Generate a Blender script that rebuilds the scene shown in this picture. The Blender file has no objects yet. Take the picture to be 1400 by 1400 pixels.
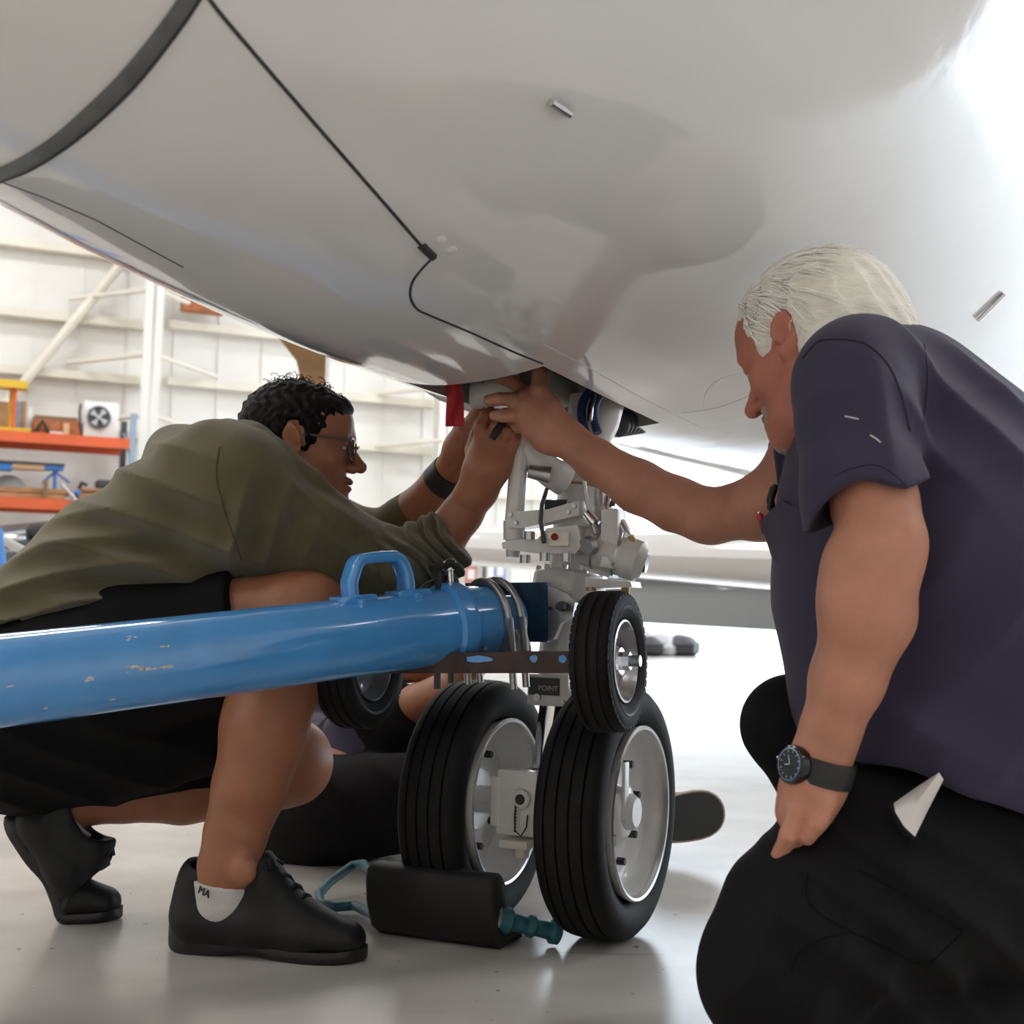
import bpy, bmesh, math, random
import numpy as np
from mathutils import Vector, Matrix, Quaternion
from mathutils.bvhtree import BVHTree
import openvdb

random.seed(7)
C = bpy.context.scene.collection
SC = bpy.context.scene
V = Vector
R = math.radians

# ---------------------------------------------------------------- camera
F = 1750.0                      # focal length in pixels of a 1400 px frame
H = 0.55
PITCH, ROLL = 4.25, 1.0
cam_d = bpy.data.cameras.new('camera')
cam = bpy.data.objects.new('camera', cam_d)
C.objects.link(cam)
cam_d.sensor_width = 36.0
cam_d.lens = 36.0 * F / 1400.0
cam_d.clip_start = 0.02
cam_d.clip_end = 500
CM = Matrix.Rotation(R(90 + PITCH), 3, 'X') @ Matrix.Rotation(R(ROLL), 3, 'Z')
CO = V((0, 0, H))
cam.matrix_world = Matrix.Translation(CO) @ CM.to_4x4()
cam_d.dof.use_dof = True
cam_d.dof.focus_distance = 2.05
cam_d.dof.aperture_fstop = 7.0
SC.camera = cam

# ---------------------------------------------------------------- light, sky, exposure
SC.view_settings.view_transform = 'Standard'
SC.view_settings.look = 'None'
SC.view_settings.gamma = 1.0
SC.view_settings.exposure = 0.0
SC.view_settings.use_curve_mapping = False
SC.cycles.max_bounces = 8
SC.cycles.diffuse_bounces = 5
SC.cycles.glossy_bounces = 4
SC.cycles.sample_clamp_indirect = 8.0
SC.cycles.caustics_reflective = False
SC.cycles.caustics_refractive = False
wd = bpy.data.worlds.new('sky')
SC.world = wd
wd.use_nodes = True
wd.node_tree.nodes['Background'].inputs[0].default_value = (0.80, 0.90, 1.0, 1)
wd.node_tree.nodes['Background'].inputs[1].default_value = 5.0

# hangar frame: HD points to the back wall, HN along it to the right
HD = V((-math.sin(R(25)), math.cos(R(25)), 0))
HN = V((math.cos(R(25)), math.sin(R(25)), 0))
G0 = V((0.05, 2.275, 0))


def HP(s, l, z):
    return G0 + HD * s + HN * l + V((0, 0, z))


LAMPS = []
for ls in (-7, 0, 7, 13, 17.5):
    for ll in (-14, -7, 0, 7, 14):
        ld = bpy.data.lights.new('high_bay_lamp', 'AREA')
        ld.shape = 'RECTANGLE'
        ld.size, ld.size_y = 2.4, 0.9
        ld.energy = {-7: 70, 0: 160, 7: 160, 13: 165, 17.5: 120}[ls]
        ld.color = (1.0, 0.955, 0.90) if ls < 10 and ll < 4 else (0.96, 0.98, 1.0)
        lo = bpy.data.objects.new('high_bay_lamp', ld)
        C.objects.link(lo)
        lo.location = HP(ls, ll, 8.4)
        lo.rotation_euler = (0, 0, R(25))
        LAMPS.append(lo)
sun_d = bpy.data.lights.new('sun', 'SUN')
sun_d.energy = 2.0
sun_d.angle = R(0.6)
sun_d.color = (1, 0.96, 0.9)
sun = bpy.data.objects.new('sun', sun_d)
C.objects.link(sun)
sun.rotation_euler = V((-0.35, 0.25, -0.9)).to_track_quat('-Z', 'Y').to_euler()


# ---------------------------------------------------------------- pixel <-> place
def ray(px, py):
    return (CM @ V(((px - 700) / F, (700 - py) / F, -1.0))).normalized()


def U(px, py, Y):
    d = ray(px, py)
    return CO + d * (Y / d.y)


def GD(px, py, z=0.0):
    d = ray(px, py)
    return CO + d * ((z - H) / d.z)


def PX(p):
    q = CM.inverted() @ (V(p) - CO)
    return (700 + F * q.x / -q.z, 700 - F * q.y / -q.z)


# ---------------------------------------------------------------- object helpers
def tag(o, label=None, cat=None, group=None, kind=None):
    if label: o['label'] = label
    if cat: o['category'] = cat
    if group: o['group'] = group
    if kind: o['kind'] = kind
    return o


def link(o, parent=None):
    C.objects.link(o)
    if parent is not None:
        o.parent = parent
        bpy.context.view_layer.update()
        o.matrix_parent_inverse = parent.matrix_world.inverted()
    return o


def empty(name, loc, label, cat, group=None):
    o = bpy.data.objects.new(name, None)
    C.objects.link(o)
    o.location = loc
    o.empty_display_size = 0.1
    tag(o, label, cat, group)
    bpy.context.view_layer.update()
    return o


def copy_tree(o, parent=None, M=None):
    """copy a thing with its parts and their sub-parts; M moves the top one"""
    c = o.copy()
    C.objects.link(c)
    if parent is not None:
        c.parent = parent
        c.matrix_parent_inverse = o.matrix_parent_inverse
    if M is not None:
        c.matrix_world = M
    for ch in list(o.children):
        copy_tree(ch, c)
    return c


class MB:
    """collects simple shapes and links them as one mesh object"""
    def __init__(s):
        s.v, s.f, s.mi = [], [], []
        s.cur = 0

    def _add(s, vs, fs):
        n = len(s.v)
        s.v += [tuple(x) for x in vs]
        s.f += [tuple(i + n for i in f) for f in fs]
        s.mi += [s.cur] * len(fs)
        return s

    def box(s, c, size, M=None, b=0.0):
        """box about c; M a 3x3 whose columns are its axes; b chamfers the edges"""
        M = M if M is not None else Matrix.Identity(3)
        hx, hy, hz = size[0] / 2, size[1] / 2, size[2] / 2
        c = V(c)
        bm = bmesh.new()
        bmesh.ops.create_cube(bm, size=1.0)
        for v in bm.verts:
            v.co = V((v.co.x * 2 * hx, v.co.y * 2 * hy, v.co.z * 2 * hz))
        if b > 0:
            bmesh.ops.bevel(bm, geom=bm.edges[:], offset=min(b, hx * .9, hy * .9, hz * .9), segments=2, profile=0.6, affect='EDGES')
        bm.verts.index_update()
        vs = [c + M @ v.co for v in bm.verts]
        fs = [[v.index for v in f.verts] for f in bm.faces]
        bm.free()
        return s._add(vs, fs)

    def ring_loft(s, rings, caps=True, closed=False):
        n = len(rings[0])
        vs = [p for r in rings for p in r]
        fs = []
        m = len(rings)
        for i in range(m - 1 + (1 if closed else 0)):
            a, b = i * n, ((i + 1) % m) * n
            for j in range(n):
                k = (j + 1) % n
                fs.append((a + j, a + k, b + k, b + j))
        if caps and not closed:
            fs.append(tuple(reversed(range(n))))
            fs.append(tuple((m - 1) * n + j for j in range(n)))
        return s._add(vs, fs)

    def tube(s, pts, r, n=12, caps=True, closed=False, flat=None):
        pts = [V(p) for p in pts]
        m = len(pts)
        rr = r if isinstance(r, (list, tuple)) else [r] * m
        rings = []
        up = None
        for i, p in enumerate(pts):
            if closed:
                t = (pts[(i + 1) % m] - pts[i - 1])
            else:
                t = pts[min(i + 1, m - 1)] - pts[max(i - 1, 0)]
            t = t.normalized() if t.length > 1e-9 else V((0, 0, 1))
            if up is None:
                up = V((0, 0, 1)) if abs(t.z) < 0.9 else V((1, 0, 0))
            x = (up - t * up.dot(t))
            x = x.normalized() if x.length > 1e-6 else t.orthogonal().normalized()
            up = x
            y = t.cross(x)
            fx, fy = flat if flat else (1, 1)
            rings.append([p + (x * math.cos(2 * math.pi * k / n) * fx + y * math.sin(2 * math.pi * k / n) * fy) * rr[i] for k in range(n)])
        return s.ring_loft(rings, caps, closed)

    def cyl(s, a, b, r, r2=None, n=24):
        return s.tube([a, b], [r, r if r2 is None else r2], n)

    def lathe(s, o, ax, prof, n=48, caps=False):
        """prof: (along axis, radius) pairs"""
        o, ax = V(o), V(ax).normalized()
        x = ax.orthogonal().normalized()
        y = ax.cross(x)
        rings = [[o + ax * h + (x * math.cos(2 * math.pi * k / n) + y * math.sin(2 * math.pi * k / n)) * max(r, 1e-5) for k in range(n)] for h, r in prof]
        return s.ring_loft(rings, caps)

    def ball(s, c, r, M=None, n=20):
        c = V(c)
        rv = r if isinstance(r, (tuple, list)) else (r, r, r)
        M = M if M is not None else Matrix.Identity(3)
        rings = []
        m = n // 2
        for i in range(m + 1):
            a = math.pi * i / m
            sa = max(math.sin(a), 1e-4)
            rings.append([c + M @ V((rv[0] * sa * math.cos(2 * math.pi * k / n), rv[1] * sa * math.sin(2 * math.pi * k / n), rv[2] * math.cos(a))) for k in range(n)])
        return s.ring_loft(rings, True)

    def prism(s, outline, dirv):
        """extrude a closed outline (3-D points) along dirv"""
        d = V(dirv)
        a = [V(p) for p in outline]
        return s.ring_loft([a, [p + d for p in a]], True)

    def grid(s, rows):
        n = len(rows[0])
        vs = [p for r in rows for p in r]
        fs = []
        for i in range(len(rows) - 1):
            for j in range(n - 1):
                fs.append((i * n + j, i * n + j + 1, (i + 1) * n + j + 1, (i + 1) * n + j))
        return s._add(vs, fs)

    def build(s, name, mat, parent=None, smooth=40, fix=True):
        me = bpy.data.meshes.new(name)
        me.from_pydata(s.v, [], s.f)
        mats = mat if isinstance(mat, (list, tuple)) else [mat]
        for m in mats:
            me.materials.append(m)
        if len(mats) > 1:
            me.polygons.foreach_set('material_index', s.mi)
        if fix:
            bm = bmesh.new()
            bm.from_mesh(me)
            bmesh.ops.recalc_face_normals(bm, faces=bm.faces[:])
            bm.to_mesh(me)
            bm.free()
        if smooth:
            me.shade_smooth()
            me.set_sharp_from_angle(angle=R(smooth))
        me.update()
        o = bpy.data.objects.new(name, me)
        return link(o, parent)


# ---------------------------------------------------------------- materials
def mat(name, col, rough=0.5, metal=0.0, spec=0.5, coat=0.0, var=0.0, vscale=8.0, bump=0.0, bscale=60.0,
        col2=None, sss=0.0, sheen=0.0, c2lo=0.45, c2hi=0.6, stretch=None, aniso=0.0):
    m = bpy.data.materials.new(name)
    m.use_nodes = True
    nt = m.node_tree
    p = nt.nodes['Principled BSDF']
    p.inputs['Base Color'].default_value = (*col, 1)
    p.inputs['Roughness'].default_value = rough
    p.inputs['Metallic'].default_value = metal
    p.inputs['Specular IOR Level'].default_value = spec
    p.inputs['Coat Weight'].default_value = coat
    p.inputs['Coat Roughness'].default_value = 0.05
    if sss:
        p.inputs['Subsurface Weight'].default_value = sss
        p.inputs['Subsurface Radius'].default_value = (0.012, 0.005, 0.003)
        p.inputs['Subsurface Scale'].default_value = 1.0
    if sheen:
        p.inputs['Sheen Weight'].default_value = sheen
        p.inputs['Sheen Roughness'].default_value = 0.6
    tc = nt.nodes.new('ShaderNodeTexCoord')
    src = tc.outputs['Object']
    if stretch:
        mp = nt.nodes.new('ShaderNodeMapping')
        mp.inputs['Scale'].default_value = stretch
        nt.links.new(src, mp.inputs['Vector'])
        src = mp.outputs['Vector']
    if var or col2:
        nz = nt.nodes.new('ShaderNodeTexNoise')
        nz.inputs['Scale'].default_value = vscale
        nz.inputs['Detail'].default_value = 6
        nt.links.new(src, nz.inputs['Vector'])
        rp = nt.nodes.new('ShaderNodeValToRGB')
        if col2:
            rp.color_ramp.elements[0].position = c2lo
            rp.color_ramp.elements[1].position = c2hi
            rp.color_ramp.elements[0].color = (*col, 1)
            rp.color_ramp.elements[1].color = (*col2, 1)
        else:
            rp.color_ramp.elements[0].position = 0.3
            rp.color_ramp.elements[1].position = 0.7
            rp.color_ramp.elements[0].color = (*[c * (1 - var) for c in col], 1)
            rp.color_ramp.elements[1].color = (*[min(1, c * (1 + var)) for c in col], 1)
        nt.links.new(nz.outputs['Fac'], rp.inputs['Fac'])
        nt.links.new(rp.outputs['Color'], p.inputs['Base Color'])
    if bump:
        nb = nt.nodes.new('ShaderNodeTexNoise')
        nb.inputs['Scale'].default_value = bscale
        nb.inputs['Detail'].default_value = 5
        nt.links.new(src, nb.inputs['Vector'])
        bp = nt.nodes.new('ShaderNodeBump')
        bp.inputs['Strength'].default_value = bump
        bp.inputs['Distance'].default_value = 0.004
        nt.links.new(nb.outputs['Fac'], bp.inputs['Height'])
        nt.links.new(bp.outputs['Normal'], p.inputs['Normal'])
    return m


def emit(name, col, st):
    m = bpy.data.materials.new(name)
    m.use_nodes = True
    nt = m.node_tree
    nt.nodes.clear()
    e = nt.nodes.new('ShaderNodeEmission')
    e.inputs[0].default_value = (*col, 1)
    e.inputs[1].default_value = st
    o = nt.nodes.new('ShaderNodeOutputMaterial')
    nt.links.new(e.outputs[0], o.inputs[0])
    return m


M = {}
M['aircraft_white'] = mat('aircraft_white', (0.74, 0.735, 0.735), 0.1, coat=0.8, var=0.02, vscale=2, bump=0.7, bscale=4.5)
M['gear_white'] = mat('gear_white', (0.72, 0.71, 0.69), 0.28, coat=0.3, var=0.05, vscale=30)
M['flap_shade_grey'] = mat('flap_shade_grey', (0.5, 0.53, 0.57), 0.35)  # white flap greyed: the shade on it is put into the colour
M['seam'] = mat('seam', (0.03, 0.03, 0.03), 0.6)
M['seam_light'] = mat('seam_light', (0.6, 0.6, 0.6), 0.4)
M['radome_seal'] = mat('radome_seal', (0.12, 0.125, 0.12), 0.35, var=0.25, vscale=30)
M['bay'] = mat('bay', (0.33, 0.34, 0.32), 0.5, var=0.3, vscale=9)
M['dark'] = mat('dark', (0.02, 0.02, 0.02), 0.5)
M['tyre'] = mat('tyre', (0.006, 0.006, 0.0065), 0.7, spec=0.28, var=0.3, vscale=25, bump=0.15, bscale=180)
M['tyre_side'] = mat('tyre_side', (0.06, 0.062, 0.066), 0.42, var=0.3, vscale=20)
M['chrome'] = mat('chrome', (0.8, 0.8, 0.82), 0.12, metal=1)
M['steel'] = mat('steel', (0.42, 0.42, 0.42), 0.35, metal=0.9, var=0.15, vscale=40)
M['alu'] = mat('alu', (0.55, 0.56, 0.57), 0.3, metal=0.8)
M['blue'] = mat('blue', (0.08, 0.33, 0.74), 0.13, coat=0.8, var=0.07, vscale=14, bump=0.05, bscale=25)
M['blue_dark'] = mat('blue_dark', (0.025, 0.07, 0.14), 0.4, var=0.4, vscale=25)
M['blue_hose'] = mat('blue_hose', (0.025, 0.05, 0.16), 0.35)
M['rust'] = mat('rust', (0.05, 0.024, 0.02), 0.55, var=0.4, vscale=30, bump=0.2, bscale=80)
M['chip'] = mat('chip', (0.6, 0.58, 0.53), 0.6, var=0.3, vscale=120)
M['red'] = mat('red', (0.5, 0.012, 0.02), 0.55, var=0.15, vscale=50, sheen=0.2)
M['red_knob'] = mat('red_knob', (0.35, 0.01, 0.01), 0.3)
M['black_rubber'] = mat('black_rubber', (0.008, 0.008, 0.009), 0.65, bump=0.1, bscale=90)
M['teal'] = mat('teal', (0.02, 0.12, 0.15), 0.5, var=0.4, vscale=45, bump=0.2, bscale=60)
M['placard'] = mat('placard', (0.02, 0.022, 0.02), 0.4, var=0.5, vscale=40)
M['white_print'] = mat('white_print', (0.5, 0.5, 0.46), 0.6)
M['gold'] = mat('gold', (0.35, 0.27, 0.1), 0.4, metal=0.6)
M['hangar_white'] = mat('hangar_white', (0.82, 0.80, 0.77), 0.55, var=0.03, vscale=1.2)
M['girt_cream'] = mat('girt_cream', (0.78, 0.73, 0.63), 0.5, var=0.06, vscale=2)
M['column_white'] = mat('column_white', (0.84, 0.82, 0.77), 0.45)
M['insulation'] = mat('insulation', (0.72, 0.72, 0.72), 0.7)
M['orange_beam'] = mat('orange_beam', (0.75, 0.13, 0.04), 0.45, var=0.1, vscale=3)
M['rack_blue'] = mat('rack_blue', (0.3, 0.4, 0.52), 0.5)
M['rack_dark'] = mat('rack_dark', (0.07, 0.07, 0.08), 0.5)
M['yellow'] = mat('yellow', (0.72, 0.46, 0.03), 0.45, var=0.15, vscale=3)
M['wood'] = mat('wood', (0.42, 0.22, 0.1), 0.6, var=0.3, vscale=4, stretch=(1, 1, 6))
M['crate'] = mat('crate', (0.42, 0.13, 0.04), 0.55, var=0.4, vscale=5)
M['cardboard'] = mat('cardboard', (0.5, 0.3, 0.17), 0.7)
M['bright_blue'] = mat('bright_blue', (0.03, 0.2, 0.6), 0.4)
M['tan'] = mat('tan', (0.65, 0.4, 0.22), 0.6)
M['grey_plastic'] = mat('grey_plastic', (0.5, 0.5, 0.52), 0.35)
M['fan_white'] = mat('fan_white', (0.86, 0.86, 0.86), 0.4)
M['car_dark'] = mat('car_dark', (0.03, 0.034, 0.042), 0.3, coat=0.3)
M['brown_post'] = mat('brown_post', (0.24, 0.13, 0.05), 0.5, var=0.2, vscale=3)
M['bin_grey'] = mat('bin_grey', (0.55, 0.53, 0.5), 0.6)
M['label_red'] = mat('label_red', (0.55, 0.2, 0.16), 0.6)
M['label_blue'] = mat('label_blue', (0.2, 0.25, 0.55), 0.6)
M['paper'] = mat('paper', (0.8, 0.79, 0.78), 0.7)
M['asphalt'] = mat('asphalt', (0.6, 0.6, 0.6), 0.8, var=0.1, vscale=0.5)
M['black_tarp'] = mat('black_tarp', (0.03, 0.03, 0.035), 0.5)


def floor_mat():
    m = bpy.data.materials.new('sealed_concrete')
    m.use_nodes = True
    nt = m.node_tree
    p = nt.nodes['Principled BSDF']
    tc = nt.nodes.new('ShaderNodeTexCoord')
    n1 = nt.nodes.new('ShaderNodeTexNoise'); n1.inputs['Scale'].default_value = 3.2; n1.inputs['Detail'].default_value = 8
    n2 = nt.nodes.new('ShaderNodeTexNoise'); n2.inputs['Scale'].default_value = 34; n2.inputs['Detail'].default_value = 6
    vo = nt.nodes.new('ShaderNodeTexNoise'); vo.inputs['Scale'].default_value = 40; vo.inputs['Detail'].default_value = 1
    mp = nt.nodes.new('ShaderNodeMapping'); mp.inputs['Rotation'].default_value = (0, 0, 0.5); mp.inputs['Scale'].default_value = (1.5, 22, 1)
    n3 = nt.nodes.new('ShaderNodeTexNoise'); n3.inputs['Scale'].default_value = 1.3; n3.inputs['Detail'].default_value = 9
    for n in (n1, n2, vo): nt.links.new(tc.outputs['Object'], n.inputs['Vector'])
    nt.links.new(tc.outputs['Object'], mp.inputs['Vector']); nt.links.new(mp.outputs['Vector'], n3.inputs['Vector'])
    r1 = nt.nodes.new('ShaderNodeValToRGB')
    r1.color_ramp.elements[0].position = .35; r1.color_ramp.elements[0].color = (.475, .445, .405, 1)
    r1.color_ramp.elements[1].position = .65; r1.color_ramp.elements[1].color = (.61, .58, .54, 1)
    nt.links.new(n1.outputs['Fac'], r1.inputs['Fac'])
    r2 = nt.nodes.new('ShaderNodeValToRGB')
    r2.color_ramp.elements[0].position = .70; r2.color_ramp.elements[0].color = (0, 0, 0, 1)
    r2.color_ramp.elements[1].position = .78; r2.color_ramp.elements[1].color = (1, 1, 1, 1)
    nt.links.new(n3.outputs['Fac'], r2.inputs['Fac'])
    mx = nt.nodes.new('ShaderNodeMixRGB'); mx.blend_type = 'MIX'; mx.inputs['Color2'].default_value = (.3, .27, .24, 1)
    nt.links.new(r1.outputs['Color'], mx.inputs['Color1'])
    nt.links.new(r2.outputs['Color'], mx.inputs['Fac'])
    r3 = nt.nodes.new('ShaderNodeValToRGB')
    r3.color_ramp.elements[0].position = .765; r3.color_ramp.elements[0].color = (0, 0, 0, 1)
    r3.color_ramp.elements[1].position = .79; r3.color_ramp.elements[1].color = (.8, .8, .8, 1)
    nt.links.new(vo.outputs['Fac'], r3.inputs['Fac'])
    mx2 = nt.nodes.new('ShaderNodeMixRGB'); mx2.inputs['Color2'].default_value = (.12, .11, .1, 1)
    nt.links.new(mx.outputs['Color'], mx2.inputs['Color1']); nt.links.new(r3.outputs['Color'], mx2.inputs['Fac'])
    nt.links.new(mx2.outputs['Color'], p.inputs['Base Color'])
    p.inputs['Roughness'].default_value = .24
    p.inputs['Specular IOR Level'].default_value = .55
    return m


M['floor'] = floor_mat()
# ================================================================ the hangar
def struct(mb, name, m, parent=None, **k):
    o = mb.build(name, m, parent, **k)
    if parent is None:
        o['kind'] = 'structure'
    return o


HM = Matrix((HN, HD, V((0, 0, 1)))).transposed()     # columns: across, aft, up
S_BACK, L_LEFT, L_RIGHT, S_FRONT, ZC = 20.5, -20.0, 26.0, -12.0, 9.4


def hbox(mb, s0, s1, l0, l1, z0, z1, b=0):
    return mb.box(HP((s0 + s1) / 2, (l0 + l1) / 2, (z0 + z1) / 2), (abs(l1 - l0), abs(s1 - s0), abs(z1 - z0)), HM, b)


mb = MB(); hbox(mb, S_FRONT - .3, S_BACK + .3, L_LEFT - .3, L_RIGHT + .3, -.2, 0); struct(mb, 'floor', M['floor'])
mb = MB(); hbox(mb, S_FRONT - .3, S_BACK + .3, L_LEFT - .3, L_RIGHT + .3, ZC, ZC + .2); struct(mb, 'ceiling', M['insulation'])
mb = MB(); hbox(mb, S_FRONT, S_BACK, L_LEFT - .2, L_LEFT, 0, ZC); struct(mb, 'wall_left', M['hangar_white'])
mb = MB(); hbox(mb, S_FRONT - .2, S_FRONT, L_LEFT, L_RIGHT, 0, ZC); struct(mb, 'wall_front', M['hangar_white'])
mb = MB(); hbox(mb, S_FRONT, -2.0, L_RIGHT, L_RIGHT + .2, 0, ZC); struct(mb, 'wall_right', M['hangar_white'])
mb = MB(); hbox(mb, -60, 160, -90, 110, -.5, -.21); struct(mb, 'apron', M['asphalt'])

# back wall: closed to the left of the gear, a wide open doorway to the right of it


def wall_l(px):
    """l where the column of pixel px meets the back wall"""
    d = ray(px, 800)
    t = (S_BACK - (CO - G0).dot(HD)) / d.dot(HD)
    return ((CO + d * t) - G0).dot(HN)


L_DOOR = wall_l(745)
mb = MB(); hbox(mb, S_BACK, S_BACK + .2, L_LEFT, L_DOOR, 0, ZC)
wall = struct(mb, 'wall_back', M['hangar_white'])
mb = MB(); hbox(mb, S_BACK, S_BACK + .3, L_DOOR, L_RIGHT, 8.6, ZC); struct(mb, 'frame_member_1', M['girt_cream'])
# vertical ribs of the cladding, each a rib of its own
ribm = None
l = L_LEFT + .3
while l < L_DOOR:
    if ribm is None:
        mb = MB(); hbox(mb, S_BACK - .03, S_BACK, l, l + .03, 0, ZC)
        ribm = mb.build('panel_rib', M['hangar_white'], wall); l0_ = l
    else:
        c = ribm.copy(); C.objects.link(c)
        c.matrix_world = Matrix.Translation(HN * (l - l0_)) @ ribm.matrix_world
    l += .78


def wz(py, px, s=S_BACK):
    d = ray(px, py)
    t = (s - (CO - G0).dot(HD)) / d.dot(HD)
    return (CO + d * t).z


# girts: the photo shows them at these heights on the left bay
cols = [wall_l(213) - .17, wall_l(590) + .1]
for py in (345, 438, 515, 592):
    z = wz(py, 100)
    mb = MB(); hbox(mb, S_BACK - .24, S_BACK - .04, L_LEFT, cols[0] - .15, z - .07, z + .07); mb.build('girt', M['girt_cream'], wall)
for py in (366, 453, 529, 598, 690, 770):
    z = wz(py, 300)
    mb = MB(); hbox(mb, S_BACK - .24, S_BACK - .04, cols[0] + .2, cols[1] - .12, z - .07, z + .07); mb.build('girt', M['girt_cream'], wall)
for py in (555, 617, 675, 742):
    z = wz(py, 650)
    mb = MB(); hbox(mb, S_BACK - .24, S_BACK - .04, cols[1] + .12, L_DOOR, z - .07, z + .07); mb.build('girt', M['girt_cream'], wall)
# diagonal wind brace
a, b = wall_l(0), wall_l(120)
mb = MB(); mb.tube([HP(S_BACK - .34, a - 1.2, wz(590, 0) - 1.3), HP(S_BACK - .34, b + .8, wz(372, 120) + .9)], .085, 8); mb.build('wind_brace', M['girt_cream'], wall)
# tapered rigid-frame columns with outer flange, web and inner flange, and flange braces
for ci, lc in enumerate(cols):
    w0, w1 = (.55, 1.25) if ci == 0 else (.45, .9)
    cm = MB()
    outl = [HP(S_BACK - .3, lc - .25, 0), HP(S_BACK - .3 - w0, lc - .25, 0), HP(S_BACK - .3 - w1, lc - .25, ZC), HP(S_BACK - .3, lc - .25, ZC)]
    cm.prism(outl, HN * .05)
    col = cm.build('column', M['column_white'])
    col.name = 'frame_member_%d' % (2 + ci); col['kind'] = 'structure'  # load-bearing frame column of the hangar
    fm = MB()
    fm.prism([HP(S_BACK - .3 - w0, lc - .38, 0), HP(S_BACK - .26 - w0, lc - .38, 0), HP(S_BACK - .26 - w1, lc - .38, ZC), HP(S_BACK - .3 - w1, lc - .38, ZC)], HN * .30)
    fm.build('flange', M['column_white'], col)
    for py in ((415, 500, 580) if ci == 0 else (540, 610)):
        z = wz(py, 213 if ci == 0 else 590)
        for sg in (-1, 1):
            bmk = MB(); bmk.tube([HP(S_BACK - .95, lc - .2 + .1 * sg, z), HP(S_BACK - .15, lc - .2 + 1.25 * sg, z - .12)], .045, 6); bmk.build('flange_brace', M['girt_cream'], col)
# reddish beam end high beside the first column
mb = MB(); hbox(mb, S_BACK - .6, S_BACK - .3, wall_l(228), wall_l(285), wz(432, 250), wz(405, 250)); o = mb.build('frame_member_4', M['crate']); o['kind'] = 'structure'
# ================================================================ storage on the left
S_R = S_BACK - 1.9


def rp(px, py, ds=0.0):
    d = ray(px, py)
    t = (S_R + ds - (CO - G0).dot(HD)) / d.dot(HD)
    return CO + d * t


def rl(px, ds=0.0):
    return (rp(px, 650, ds) - G0).dot(HN)


rack = empty('pallet_rack', HP(S_R, rl(100), 0), 'tall storage rack with orange beams and blue grey uprights by back wall', 'rack')
lr, llft = rl(176), rl(-150)
zt, zlow = rp(60, 598).z, rp(60, 688).z
for nm, z in (('upper', zt), ('lower', zlow)):
    for ds in (0, 1.0):
        mb = MB(); hbox(mb, S_R + ds, S_R + ds + .07, llft, lr, z - .09, z + .07); mb.build('beam', M['orange_beam'], rack)
    mb = MB(); hbox(mb, S_R + .07, S_R + 1.0, llft, lr, z + .02, z + .06); mb.build('deck', M['wood'], rack)
for i, lx in enumerate((lr, llft)):
    for ds in (0, 1.0):
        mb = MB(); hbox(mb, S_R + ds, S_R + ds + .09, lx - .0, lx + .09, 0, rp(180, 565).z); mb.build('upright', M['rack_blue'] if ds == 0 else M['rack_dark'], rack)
    for k in range(5):
        z = .3 + k * .62
        mb = MB(); mb.tube([HP(S_R + .05, lx + .04, z), HP(S_R + 1.0, lx + .04, z + .5)], .02, 6); mb.build('lattice', M['rack_blue'], rack)


def rbox(mb, px0, px1, py0, py1, ds0, ds1, b=0):
    """box whose front face fills a pixel window on the rack plane"""
    a, bb = rl(px0, ds0), rl(px1, ds0)
    pm = (px0 + px1) / 2
    z0, z1 = rp(pm, py1, ds0).z, rp(pm, py0, ds0).z
    if 582 < py1 < 602: z0 = TOPZ
    if py1 > 664: z0 = LZ if py1 > 675 else max(z0, LZ)
    hbox(mb, S_R + ds0, S_R + ds1, a, bb, z0, max(z1, z0 + .03), b)


TOPZ = zt + .075
LZ = zlow + .075
# things on the upper shelf
t = empty('support_stand', HP(S_R + .3, rl(14), TOPZ), 'yellow welded support stand with wide top plate on the upper shelf', 'stand')
mb = MB(); rbox(mb, -12, 33, 519, 529, .1, .45); mb.build('top_plate', M['yellow'], t)
mb = MB(); rbox(mb, 8, 16, 527, 588, .3, .42); mb.build('post', M['yellow'], t)
mb = MB(); rbox(mb, -16, 40, 584, 590, .1, .46); mb.build('foot', M['yellow'], t)
mb = MB(); rbox(mb, 13, 18, 530, 585, .22, .3); mb.build('brace', M['orange_beam'], t)
for x0, x1, m, lb in ((-22, 8, 'cardboard', 'brown board standing behind the yellow stand, left of its post'), (17, 25, 'rack_blue', 'slate blue board standing between two brown boards on upper shelf'), (25.5, 32, 'cardboard', 'narrow brown board standing right of the slate blue board')):
    mb = MB(); rbox(mb, x0, x1, 548, 584, .52, .62, .01); o = mb.build('board', M[m]); tag(o, lb, 'board', 'boards behind the yellow stand')
t = empty('wooden_crate', HP(S_R + .4, rl(75), TOPZ), 'orange brown open crate with a dark rim on the upper shelf', 'crate')
mb = MB(); rbox(mb, 43, 107, 574, 596, .3, .9, .01); mb.build('body', M['crate'], t)
mb = MB(); rbox(mb, 44, 103, 569, 575, .35, .85); mb.build('rim', M['brown_post'], t)
mb = MB(); mb.tube([rp(48, 592, .22), rp(58, 575, .22), rp(67, 592, .22)], .035, 6); mb.build('bracket', M['dark'], t)
mb = MB(); rbox(mb, 84, 92, 578, 590, .24, .29); mb.build('sheet', M['tan'], t)
mb = MB(); rbox(mb, 66, 84, 592, 598, .03, .17, .01); o = mb.build('paper_bundle', M['paper']); tag(o, 'small white bundle lying before the orange brown crate', 'bundle')
t = empty('box_fan', HP(S_R + .4, rl(134), TOPZ), 'white square box fan with round dark opening on the upper shelf', 'fan')
mb = MB(); rbox(mb, 111, 159, 549, 594, .3, .75, .02); mb.build('housing', M['fan_white'], t)
fc = rp(135, 571, .27); up = V((0, 0, 1))
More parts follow.
